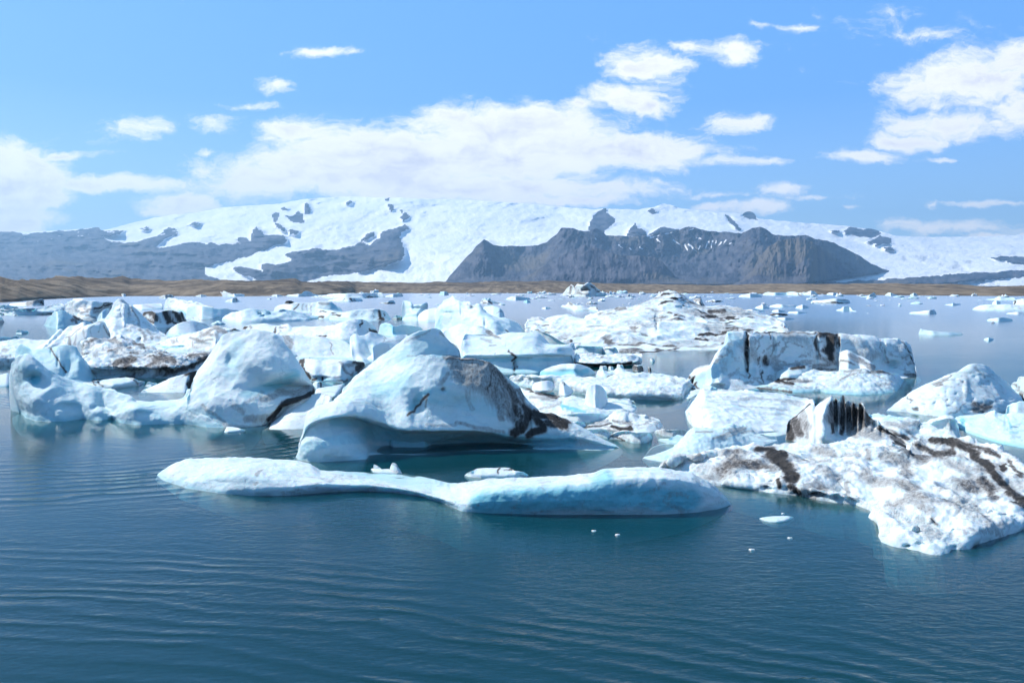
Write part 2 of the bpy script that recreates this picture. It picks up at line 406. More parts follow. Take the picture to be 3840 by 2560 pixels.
# ice cap with its nunataks and the dark left range
sky = pts('L', '-3500,330 -1500,260 -400,236 0,232 260,230 370,220 455,210 462,225 520,205 571,190 640,168 694,152 850,150 1040,118 1280,103 1400,83 1560,72 1800,70 1960,76 2200,100')
sky[:, 1] = np.interp(sky[:, 0], [-9999, 371, 372, 420, 571, 694, 849, 1045, 1143, 1306, 1470, 1700, 1800, 9999], [0] * 14) + sky[:, 1]
sky = np.array([[-2800,960],[-1200,900],[-300,870],[0,869],[150,868],[300,859],[371,851],[378,864],[416,858],[500,835],[571,818],[653,805],[720,800],[849,776],[1045,764],[1143,746],[1306,737],[1470,741],[1633,746],[1800,752],[1960,762],[2100,775],[2200,783],[2235,786],[2262,781],[2290,783],[2384,787],[2450,776],[2490,764],[2515,768],[2548,781],[2678,794],[2760,800],[2782,804],[2795,795],[2812,792],[2828,800],[2840,818],[2939,830],[3103,841],[3152,846],[3190,850],[3283,862],[3364,885],[3511,889],[3700,887],[3840,880],[4300,890],[5600,960],[7000,1000]], float)
ROCKS = [pts('K', s) for s in (
 '-3500,300 0,305 120,312 250,302 370,296 455,283 462,302 540,300 572,306 520,322 468,330 500,350 570,358 650,350 720,330 745,300 775,285 800,290 820,322 790,325 760,332 720,376 735,380 790,370 830,360 880,350 920,355 950,365 960,352 1000,362 1100,360 1112,376 1090,340 1100,328 1130,332 1148,350 1160,300 1180,283 1200,295 1215,318 1240,322 1300,318 1315,345 1290,360 1200,390 1150,415 1000,452 945,470 940,500 1010,525 1080,545 -3500,545',
 '1070,470 1110,466 1160,475 1205,492 1200,455 1225,450 1265,462 1340,440 1310,405 1350,395 1440,380 1500,388 1560,385 1640,362 1690,310 1715,300 1722,328 1652,352 1700,364 1745,335 1755,305 1800,290 1865,268 1878,295 1845,305 1838,335 1855,370 1862,410 1830,440 1760,465 1640,492 1500,510 1370,540 1230,545 1170,520 1090,495',
 '1245,230 1262,210 1287,225 1282,242 1264,260 1307,285 1310,307 1275,287 1250,252', '1308,226 1345,232 1370,210 1387,220 1400,262 1350,264 1325,245', '1400,180 1415,171 1430,200 1427,224 1400,230', '1288,200 1310,190 1324,202 1300,212',
 '1326,300 1374,297 1362,317 1332,316', '1586,170 1612,158 1618,170 1595,184', '1770,148 1790,144 1786,166 1773,160', '1776,178 1804,174 1812,202 1795,210', '1838,198 1852,205 1848,232', '1840,247 1862,213 1884,240 1858,257',
 '636,290 665,279 697,288 660,296', '868,272 895,260 932,266 900,277')]
ROCKS += [pts('M', s) for s in (
 '640,200 645,152 680,112 700,100 712,125 742,152 735,168 705,190 700,200', '788,218 805,178 818,162 830,182 862,196 862,215',
 '862,222 880,205 932,180 995,192 950,215', '1172,130 1186,136 1245,190 1238,200 1190,162', '868,116 886,104 906,120 886,128', '1236,132 1262,112 1290,120 1304,152 1262,146',
 '1640,192 1668,178 1720,190 1780,186 1790,210 1742,222 1695,214 1650,208', '1726,244 1790,212 1832,228 1822,248 1795,244 1768,258 1770,244', '1800,262 1830,260 1846,272 1810,272',
 '1640,397 1900,380 2100,362 2352,352 3400,345 3400,372 2352,375 2200,390 2060,402 1900,412 1500,412', '2215,305 2260,294 2352,298 3000,300 3000,330 2352,322 2300,320', '1590,196 1625,192 1620,202 1598,202')]
def massif_rock(px, py, warp=7.0):
    w = np.stack([px / 40, py / 40, np.zeros_like(px)], -1); w2 = w * 3
    x = px + warp * (pnoise(w) + .6 * pnoise(w2)); y = py + warp * .8 * (pnoise(w + 31) + .6 * pnoise(w2 + 9))
    r = np.zeros(px.shape)
    for p in ROCKS: r = np.maximum(r, inpoly(x, y, p).astype(float))
    return r
def massif():
    n, nv = 1150, 150
    x = np.linspace(-1200, 5200, n); ty = np.interp(x, sky[:, 0], sky[:, 1])
    ty = ty + 5 * fbm(np.stack([x / 45, x * 0, x * 0 + 3], -1), 5, 'f', .6) * (x > 420)
    v = np.linspace(0, 1, nv)[None, :]; X = np.repeat(x[:, None], nv, 1)
    Y = 1072 + (ty[:, None] - 1072) * v
    ts = smooth1(ty, 2500)[:, None]; va = np.clip((1072 - Y) / (1072 - ts), 0, 1.2)
    D = 8600 + 5600 * va ** 1.15 + 500 * np.sin(X / 500.)
    r = massif_rock(X, Y); rs = r
    for _ in range(5):
        rs = (np.roll(rs, 1, 0) + np.roll(rs, -1, 0) + np.roll(rs, 1, 1) + np.roll(rs, -1, 1) + 2 * rs) / 6; rs[:, 0] = r[:, 0]; rs[:, -1] = r[:, -1]
    W = at_dist(X, Y, D)
    Q = W / np.array([1., 1, 1])
    rid = fbm(np.stack([(X - 1920) / F * 9000 / 620, Q[..., 1] / 14000, Q[..., 2] / 900], -1), 6, 'r', .6)
    soft = fbm(Q / np.array([1300., 2500, 1300]), 4)
    fine = fbm(np.stack([(X - 1920) / F * 9000 / 150, Q[..., 1] / 3500, Q[..., 2] / 190], -1), 5, 'b', .6)
    but = fbm(np.stack([X / 330, Y / 70, X * 0 + 8], -1), 4); dep = -(rid * 330 + but * 900) * rs + soft * 420 * (1 - rs) + fine * (110 + 20 * rs) - rs * 180
    strata = np.sin(W[..., 2] / 38 + 2.5 * soft) * 9 * rs
    D = D + dep + strata
    W = at_dist(X, Y, np.maximum(D, 7600.))
    W[..., 2] += (rid * 26 * rs + fine * 10) * sstep(1, .93, v)
    px, py = X, Y
    stri = sstep(.1, .5, fbm(np.stack([(X * .18 + Y) / 14, (Y * 1.0 + X * .16) / 5, X * 0], -1), 3)) * (X > 2900) * sstep(985, 1010, Y) * .75
    crev = sstep(-.05, .35, fine) * .8 * sstep(770, 930, Y) * sstep(-.3, .3, soft) + stri  # crevasse shading put into the snow colour, plus the moraine streaks
    snowstreak = sstep(.2, .3, fbm(np.stack([X / 26, Y / 7, X * 0], -1), 4) - .35 * sstep(865, 925, Y)) * (X < 1000)
    moss = sstep(.0, .4, but) * .8 * (Y > 900)
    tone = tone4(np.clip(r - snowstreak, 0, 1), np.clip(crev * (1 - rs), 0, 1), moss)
    # far side of the ice cap so the crest is a real summit
    back = []
    for k, f in enumerate((1.08, 1.3, 1.7)):
        b = W[:, -1].copy(); b[:, :2] *= f; b[:, 2] = np.maximum(b[:, 2] * (.97, .6, .0)[k], 0); back.append(b)
    G = np.concatenate([W, np.stack(back, 1)], 1); tt = np.concatenate([tone, np.repeat(tone[:, -1:], 3, 1)], 1)
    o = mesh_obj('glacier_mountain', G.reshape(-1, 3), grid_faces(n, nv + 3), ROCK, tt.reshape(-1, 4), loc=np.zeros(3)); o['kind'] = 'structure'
massif()

def hill(name, top, bottom_y, D0, D1, n, nv, amp, snowf=None, tail=None, doff=None, brown=(-.1, .35)):
    x = np.linspace(top[0, 0], top[-1, 0], n); ty = np.interp(x, top[:, 0], top[:, 1])
    by = bottom_y if np.ndim(bottom_y) else np.full(n, float(bottom_y))
    if tail is not None: by = np.interp(x, tail[:, 0], tail[:, 1])
    ty = np.minimum(ty + 7 * fbm(np.stack([x / 38, x * 0 + D1 * .01, x * 0], -1), 5, 'f', .65), by - .5)
    v = np.linspace(0, 1, nv)[None, :]; X = np.repeat(x[:, None], nv, 1)
    Y = by[:, None] + (ty - by)[:, None] * v
    e = np.sqrt(np.clip(1 - np.abs(np.linspace(-1, 1, n)) ** 3, 0, 1))[:, None]
    D0 = np.full(n, float(D0))
    vm = np.clip((1072 - by) / (1072 - np.interp(x, sky[:, 0], sky[:, 1])), 0, 1); Dm = 8600 + 5600 * vm ** 1.15 + 500 * np.sin(x / 500.) - 60
    D0 = (D0 + (Dm - D0) * sstep(1060, 1045, by))[:, None]; D1 = np.maximum(D1, D0 + 500)
    D = D0 + (D1 - D0) * v ** 1.1 * (.25 + .75 * e)
    if doff is not None: D = D + doff(X, Y)
    W = at_dist(X, Y, D)
    rid = fbm(np.stack([(X - 1920) / F * 8000 / 380 + 4, W[..., 1] / 4000, W[..., 2] / 900], -1), 6, 'r', .6); fine = fbm(np.stack([(X - 1920) / F * 8000 / 100, W[..., 1] / 2500, W[..., 2] / 120], -1) + 3, 5, 'b', .6)
    soft = fbm(W / np.array([900., 900, 600]) + 7, 3)
    k = np.minimum(1, v * 6) * e
    but = fbm(np.stack([(X - 1920) / F * 8000 / 1100 + D1[0, 0] * .01 if np.ndim(D1) else X / 400, W[..., 2] / 1500, X * 0 + 5], -1), 3)
    D = D - (but * amp * 2.2 + rid * amp + fine * amp * .22 + np.sin(W[..., 2] / 26 + 3 * soft) * amp * .03) * k
    W = at_dist(X, Y, D); W[..., 2] += rid * 14 * k * (v > .9)
    sn = np.zeros_like(X) if snowf is None else snowf(X, Y)
    tone = tone4(1 - sn, np.zeros_like(X), sstep(brown[0], brown[1], soft) * .95)
    back = []
    for q_, f in enumerate((1.05, 1.25)):
        b = W[:, -1].copy(); b[:, :2] *= f; b[:, 2] *= (.9, 0.)[q_]; back.append(b)
    G = np.concatenate([W, np.stack(back, 1)], 1); tt = np.concatenate([tone, np.repeat(tone[:, -1:], 2, 1)], 1)
    o = mesh_obj(name, G.reshape(-1, 3), grid_faces(n, nv + 2), ROCK, tt.reshape(-1, 4), loc=np.zeros(3)); o['kind'] = 'structure'
main_top = pts('M', '72,398 90,372 120,340 150,305 180,275 195,255 225,226 245,240 262,252 300,255 400,256 440,250 475,240 490,222 510,210 530,183 575,182 600,195 640,195 665,185 690,190 705,210 780,216 870,216 940,200 1000,190 1030,178 1080,190 1130,198 1190,200 1240,206 1280,185 1310,178 1345,195 1370,212 1450,214 1490,212 1530,228 1580,233 1630,255 1700,290 1750,325 1800,345 1822,352')
tail = pts('M', '72,400 400,402 1000,405 1400,402 1500,398 1600,385 1700,372 1780,362 1822,354')
def streaks(X, Y):
    s = np.zeros_like(X)
    for t in ('905,228 922,240 3', '970,230 998,250 2.5', '1015,248 1028,272 3.5', '1032,248 1062,276 4', '1075,255 1070,272 3', '1108,238 1098,262 4', '1125,235 1120,262 3', '1140,235 1135,250 2.5', '1160,240 1150,252 3', '1178,232 1168,246 2.5', '1198,242 1188,250 2', '1080,225 1060,222 2.5', '755,250 770,262 2', '800,262 806,270 2', '838,258 850,268 2', '870,216 900,206 4', '880,222 915,214 3', '665,225 668,232 2', '1050,188 1030,196 2', '940,206 985,200 3'):
        a, b, w = t.split(); w = float(w); p = pts('M', a + ' ' + b)
        x0, y0, x1, y1 = p[0, 0], p[0, 1], p[1, 0], p[1, 1]
        dx, dy = x1 - x0, y1 - y0; tt = np.clip(((X - x0) * dx + (Y - y0) * dy) / (dx * dx + dy * dy), 0, 1)
        s = np.maximum(s, np.hypot(X - x0 - tt * dx, Y - y0 - tt * dy) < w * (1 - .6 * tt))
    return s * 1.
def cirque(X, Y):
    g = lambda c, w: np.exp(-((X - c) / w) ** 2)
    return (900 * g(2620, 190) + 500 * g(1960, 120) - 500 * g(2130, 90) - 450 * g(2850, 110) - 400 * g(1820, 70)) * sstep(1062, 960, Y)
hill('mountain', main_top, 1062, 7000, 8700, 560, 90, 420, streaks, tail, cirque)
hill('mountain', pts('M', '340,400 400,368 470,330 520,300 560,280 590,262 620,252 650,255 680,265 720,280 760,295 850,294 900,300 930,320 955,350 980,375 1020,392 1060,405'), 1064, 6100, 6900, 260, 60, 200)
hill('mountain', pts('M', '1200,408 1240,388 1285,345 1320,290 1345,258 1380,236 1430,224 1480,224 1520,238 1560,262 1620,290 1680,316 1740,345 1780,362'), 1064, 5900, 6800, 260, 60, 230, None, pts('M', '1200,410 1450,404 1600,386 1780,364'), None, (-.9, -.3))
# ---------------------------------------------------------------- icebergs
# each surface is lofted from its water line up to its crest, every row at its own distance, and closed behind
STY = {  # (feature size m, amplitude m, kind) at 30 m; both grow with the berg
 'smooth': [(3.2, .12, 'f'), (1.4, .08, 'r'), (.5, .026, 'r')],
 'snow':   [(2.4, .11, 'f'), (.9, .075, 'r'), (.35, .03, 'r')],
 'lump':   [(2.0, .17, 'b'), (.7, .12, 'b'), (.3, .035, 'b')],
 'crag':   [(1.9, .22, 'r'), (.6, .10, 'b')],
 'pit':    [(2.8, .26, 'r'), (.9, .07, 'b'), (.35, .035, 'b')],
 'wrinkle':[(2.4, .16, 'f'), (1.0, .15, 'r')],
 'flute':  [(2.4, .1, 'f'), (.8, .09, 'v')],
 'wall':   [(2.0, .16, 'v'), (.7, .07, 'v')],
}
def world_row(r, spec, Dw, taper):
    """r resampled row; spec = metres behind the water line, or 'z1.2' = outline at that height"""
    if isinstance(spec, str):
        W = at_height(r[:, 0], r[:, 1], np.where(np.isnan(r[:, 2]), float(spec[1:]), r[:, 2]) * (.3 + .7 * taper))
        D = np.maximum(W[:, 1], Dw + .05); return at_dist(r[:, 0], r[:, 1], D)
    off = np.where(np.isnan(r[:, 2]), spec, r[:, 2]) * taper
    return at_dist(r[:, 0], r[:, 1], Dw + off)
def loft(crop, w, rows, p=1.0, back=None, step=3.4, sm=1, sharp=4, style='smooth', dents=(), rim=None, amp=1.0, S=None, ends=1.0, cap=None, pits=0, z0=0.):
    P = [pts(crop, w)] + [pts(crop, s) for _, s in rows]
    allp = np.concatenate(P); wid = max(np.ptp(q[:, 0]) for q in P); hei = np.ptp(allp[:, 1])
    n = int(np.clip(wid / step, 18, 420)); u = np.linspace(0, 1, n)
    r0 = resample(P[0], n); r0[:, :2] = smooth1(r0[:, :2], sm)
    W0 = at_height(r0[:, 0], r0[:, 1], z0); Dw = W0[:, 1]; Dm = Dw.mean()
    tp = np.sqrt(np.clip(1 - np.abs(2 * u - 1) ** sharp, 0, 1)); tp = 1 - ends * (1 - tp)
    K = [W0]; ks = int((n / 20) ** 2 / 2) + 1; Dw = smooth1(Dw, ks)
    if rim:                                   # a steep edge of that height, then the flat top
        Wr = W0 + np.array([0, rim * .45, 0]) + np.array([0, 0, rim * .8]) * tp[:, None]
        K.append(Wr)
    if len(rows) == 1 and not isinstance(rows[0][0], str):
        r1 = resample(P[1], n); r1[:, :2] = smooth1(r1[:, :2], sm)
        off = np.where(np.isnan(r1[:, 2]), rows[0][0], r1[:, 2]) * tp
        for v in (.25, .5, .75, 1.):
            q = r0[:, :2] * (1 - v) + r1[:, :2] * v
            K.append(at_dist(q[:, 0], q[:, 1], Dw + off * v ** p))
    else:
        for ri, ((spec, _), pp) in enumerate(zip(rows, P[1:])):
            r = resample(pp, n); last = ri == len(rows) - 1
            r[:, :2] = smooth1(r[:, :2], sm if last else ks // 3 if sm else 2)
            if not np.isnan(r[:, 2]).any(): r[:, 2] = smooth1(r[:, 2], ks if sm else ks // 4)
            K.append(world_row(r, spec, Dw, tp))
    m = []
    for a, b in zip(K[:-1], K[1:]):
        xa, ya = project(a); xb, yb = project(b)
        hpx = np.percentile(np.hypot(xb - xa, yb - ya), 90); hw = np.percentile(np.linalg.norm(b - a, axis=1), 80) * F / Dm / 2.5
        m.append(int(np.clip(max(hpx, hw) / step, 2, 90)))
    up = catmull(K, m)
    top = K[-1]; size = max(np.ptp(top[:, 0]), .2)
    if back is None: back = max(.35 * size * min(1, 8 * hei / wid), .25)
    B = []
    h = np.maximum(top[:, 2] - z0, .02)
    hd = top[:, :2] / np.linalg.norm(top[:, :2], axis=1)[:, None]
    for t in (.12, .28, .45, .62, .8, 1.0):
        q = top.copy(); q[:, :2] += hd * (back * np.sin(t * math.pi / 2) * (.15 + .85 * tp))[:, None]
        q[:, 2] = z0 + h * math.cos(t * math.pi / 2) ** .8 - (min(.5, 1.3 * h.max()) if z0 == 0 else .12) * t * t; B.append(q)
    under = []                                 # the foot of the ice spreads under water
    for d, f_ in ((1.0, 1.0), (.4, .62), (.12, .22)):
        q = W0.copy(); ft = min(1.1, .35 + .35 * h.max(), 2.0 * h.max()) * min(2, (Dm / 30.) ** .6) * (.6 + .4 * np.abs(pnoise(W0 / 5.)))
        q[:, 1] -= f_ * ft * (.3 + .7 * tp); q[:, 0] += (u - .5) * 2 * f_ * ft * .2; q[:, 2] = -d * min(1.4, .5 + h.max() * .5, 1.3 * h.max()) * np.maximum(.06, 1 - np.abs(2 * u - 1) ** 2.5)
        if z0 > 0: q = W0.copy(); q[:, 1] += .2 * d; q[:, 2] = z0 - .15 * d
        under.append(q)
    G = np.stack(under + up + B, 1); nb = len(under)
    # the ends round off into the water instead of stopping as an open cliff
    hm = top[:, 2].max() - z0 + 1e-6; cap = cap or (.05 if max(top[1, 2], top[-2, 2]) - z0 > .22 * hm else .012); g = max(3. / n, cap); ec = np.clip(np.minimum(u, 1 - u) / g, 0, 1); ec = np.sqrt(1 - (1 - ec) ** 2)
    zz = G[..., 2] - z0; G[..., 2] = z0 + np.where(zz > 0, zz * ec[:, None], zz)
    dy = G[..., :2] - W0[:, None, :2]; G[..., :2] = W0[:, None, :2] + dy * (.15 + .85 * ec[:, None])[..., None]
    px, py = project(G)
    ox, oy, k = CROPS[crop]
    dents = list(dents); rd = random.Random(int(abs(Dm * 77)))
    for _ in range(pits):
        a, b = rd.randrange(n), nb + rd.randrange(2, len(up)); x_, y_ = px[a, b], py[a, b]; r_ = rd.uniform(.035, .09) * F / Dm * (S or (Dm / 30.) ** .85)
        dents.append(((x_ - ox) * k, (y_ - oy) * k, r_ * k * rd.uniform(1, 1.6), r_ * k * rd.uniform(.5, .8), -rd.uniform(.6, 1.6) * r_ * Dm / F * 2))
    for dx, dy, rx, ry, amt in dents:
        cx, cy = ox + dx / k, oy + dy / k
        e = np.exp(-(((px - cx) / (rx / k)) ** 2 + ((py - cy) / (ry / k)) ** 2))
        e[:, nb + len(up):] = 0
        hh = G[..., :2] / np.linalg.norm(G[..., :2], axis=-1, keepdims=True)
        G[..., :2] -= hh * (amt * e)[..., None]
    # normals of the lattice
    du = np.gradient(G, axis=0); dv = np.gradient(G, axis=1); N = np.cross(du, dv)
    N /= np.linalg.norm(N, axis=-1, keepdims=True) + 1e-9
    S = S or (Dm / 30.) ** .85
    dis = np.zeros(G.shape[:2]); crease = np.zeros(G.shape[:2])
    for i, (Lf, A, kd) in enumerate(STY[style]):
        q_ = G / (Lf * S)
        if kd == 'v': q_ = q_ * np.array([1, 1, .16])
        nz = fbm(q_ + 3.1 * i, 4 if i == 0 else 3, 'b' if kd == 'v' else kd, .5)
        dis += nz * A * S * amp * min(1, max(size / S / 4, .15)); crease = crease + nz * (.5 if i else .5)
    fade = np.clip(.25 + (G[..., 2] - z0) / (.25 * S), 0, 1) * np.where(G[..., 2] < z0, .2, 1)
    et = np.clip(tp * 2.2, 0, 1)[:, None]
    G = G + N * (dis * fade * et)[..., None]
    return G, grid_faces(*G.shape[:2]), crease, S
def capsule(x, y, s, crop):
    """'x0,y0 x1,y1 width strength' -> soft mask"""
    ox, oy, k = CROPS[crop]
    t = s.split(); P = [tuple(map(float, q.split(','))) for q in t[:-2]]; w, st = float(t[-2]) / k, float(t[-1])
    best = np.full(x.shape, 1e9)
    if len(P) == 1: P = P * 2
    for (a, b), (c, d) in zip(P[:-1], P[1:]):
        a, b, c, d = ox + a / k, oy + b / k, ox + c / k, oy + d / k
        dx, dy = c - a, d - b; L = dx * dx + dy * dy + 1e-6
        u = np.clip(((x - a) * dx + (y - b) * dy) / L, 0, 1)
        best = np.minimum(best, np.hypot(x - a - u * dx, y - b - u * dy))
    return st * (.55 * sstep(1.7, .2, best / w) + .45 * sstep(1.1, .5, best / w))
PALL = []
def berg(label, crop, w, rows, more=(), name='iceberg', cat='iceberg', group=None, dirt=(), blue=(), grime=0., base_blue=.12,
         foot_blue=.5, warp=1.0, crease=0., lines=0., **k):
    grime = max(grime, .07)
    if not lines and k.get('style', 'smooth') in ('lump', 'snow', 'crag', 'pit') and base_blue < .2: lines = .26
    parts = [loft(crop, w, rows, **k)]
    for mm in more:
        mm = dict(mm); c = mm.pop('crop', crop); mk = {'style': k.get('style', 'smooth')}; mk.update(mm)
        ww, rr = mk.pop('w'), mk.pop('rows'); parts.append(loft(c, ww, rr, **mk))
    V, Fc, T, off = [], [], [], 0
    for G, f, cr, S in parts:
        px, py = project(G)
        q = G / (1.1 * S)
        D = G[..., 1]; pxm = F / D                       # pixels per metre
        wx = (pnoise(q + 5) + .6 * pnoise(q * 2.7)) * .17 * S * pxm * warp; wy = (pnoise(q + 50) + .6 * pnoise(q * 2.7 + 9)) * .17 * S * pxm * warp
        d = np.zeros(px.shape); b = np.full(px.shape, base_blue + .06)
        for s in dirt: d = np.maximum(d, capsule(px + wx, py + wy * .5, s, crop))
        for s in blue: b = np.maximum(b, capsule(px + wx * .4, py + wy * .4, s, crop))
        if grime: d = np.maximum(d, grime * sstep(-.15, .55, fbm(G / (1.6 * S) + 9, 4)))
        if lines:
            ln = fbm(G / (1.5 * S) * np.array([1, 1, 2.4]) + 21, 4, 'r', .55)
            d = np.maximum(d, lines * sstep(.2, .36, ln) * sstep(-.35, .15, fbm(G / (4 * S) + 2, 2)))
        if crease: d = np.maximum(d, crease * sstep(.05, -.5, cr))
        b = np.where(G[..., 2] < -.03, .75, b)
        zz = G[..., 2] / min(.45 * S, .3 * max(G[..., 2].max(), .05)); b = np.maximum(b, foot_blue * sstep(1.0, 0, zz))
        T.append(np.stack([d, b, np.full(px.shape, 1.3 / S), np.ones(px.shape)], -1).reshape(-1, 4))
        V.append(G.reshape(-1, 3)); Fc.append(f + off); off += G.shape[0] * G.shape[1]
    V, Fc, T = np.concatenate(V), np.concatenate(Fc), np.concatenate(T)
    o = mesh_obj(name, V, Fc, ICE, T)
    o['label'] = label; o['category'] = cat
    if group: o['group'] = group
    x, y = project(V[V[:, 2] > 0]); PALL.append((x.min(), x.max(), y.min(), y.max()))
    return o
def floe(label, crop, w, outline, h, **k):
    """low flat ice: front water line, far edge of the top at height h"""
    k.setdefault('name', 'ice_floe'); k.setdefault('cat', 'ice floe'); k.setdefault('style', 'snow'); k.setdefault('foot_blue', .6)
    k.setdefault('back', h * .8); k.setdefault('rim', h * .7)
    return berg(label, crop, w, [('z%g' % h, outline)], **k)

# lagoon water: a sheet to the far shore, filling the near bank too
def mk_water():
    xs = np.linspace(-3200, 3200, 61); ys = np.concatenate([np.linspace(-60, 60, 13), np.geomspace(70, 1900, 44)])
    nx, ny = len(xs), len(ys)
    G = np.stack(np.meshgrid(xs, ys, indexing='ij') + [np.zeros((nx, ny))], -1)
    B = G.copy(); B[..., 2] = -2.7
    f = grid_faces(nx, ny); fb = grid_faces(nx, ny)[:, ::-1] + nx * ny
    idx = np.arange(nx * ny).reshape(nx, ny); N_ = nx * ny
    ring = np.concatenate([idx[:, 0], idx[-1, 1:], idx[-2::-1, -1], idx[0, -2:0:-1]]); nxt = np.roll(ring, -1)
    side = np.stack([ring, ring + N_, nxt + N_, nxt], 1)
    o = mesh_obj('water', np.concatenate([G.reshape(-1, 3), B.reshape(-1, 3)]), np.concatenate([f, fb, side]), WATER, None, loc=np.zeros(3), smooth=False); o['kind'] = 'structure'
mk_water()
# ---------------------------------------------------------------- near ice
berg('long low white and pale blue iceberg lying alone in open water, nearest of all', 'G',
 '361,1092 375,1102 430,1122 500,1132 580,1138 650,1138 700,1134 750,1130 830,1127 900,1130 960,1138 1010,1152 1060,1174 1120,1178 1250,1181 1400,1181 1520,1181 1600,1176 1650,1168 1679,1159',
 [(.25, '360,1091 380,1094 430,1108,.1 500,1112,.0 580,1118,-.05 650,1118 700,1114 750,1112 830,1113 900,1118 960,1128 1010,1143 1062,1160,-.1 1120,1150,-.12 1250,1150,-.15 1400,1148,-.15 1520,1150,-.1 1600,1150 1650,1156 1679,1158'),
  (.6, '359,1090 385,1083,.9 430,1086,1.2 475,1090,1.0 520,1084,.55 560,1080,.5 620,1092,.5 700,1098,.6 750,1102,.5 830,1106 900,1111 960,1120,.5 1010,1132 1065,1140,.15 1120,1124,.12 1250,1117,.1 1340,1113,.1 1400,1101,.12 1450,1096,.15 1550,1100,.15 1620,1118,.3 1655,1142,.2 1680,1157'),
  (2.6, '359,1089 400,1067,2.6 430,1056,3 500,1053,3.2 600,1055,3 680,1062,2.6 715,1069,2 735,1086,1.4 800,1091 900,1096,2 970,1103,1.8 1035,1119,1.2 1060,1117,1.3 1120,1108,1.7 1200,1103,1.9 1300,1098,1.8 1362,1091,1.7 1385,1080,1.5 1430,1077,1.5 1520,1079,1.3 1590,1090,1.1 1640,1118,.6 1680,1156')],
 back=1.6, style='snow', base_blue=.12, foot_blue=.55, blue=['1110,1158 1250,1148 1400,1142 1580,1148 36 1.0', '1370,1125 1390,1105 30 .85', '480,1100 600,1105 22 .35', '1430,1135 1450,1150 14 .8'],  # blue ice, deepened on the front face to paint its shade
 dirt=['594,1090 601,1080 4 .5', '583,1112 587,1108 3 .45', '1094,1165 3 .55', '1106,1160 3 .55'], dents=[(490, 1112, 45, 12, -.25), (1440, 1140, 22, 20, -.12)], amp=.8)

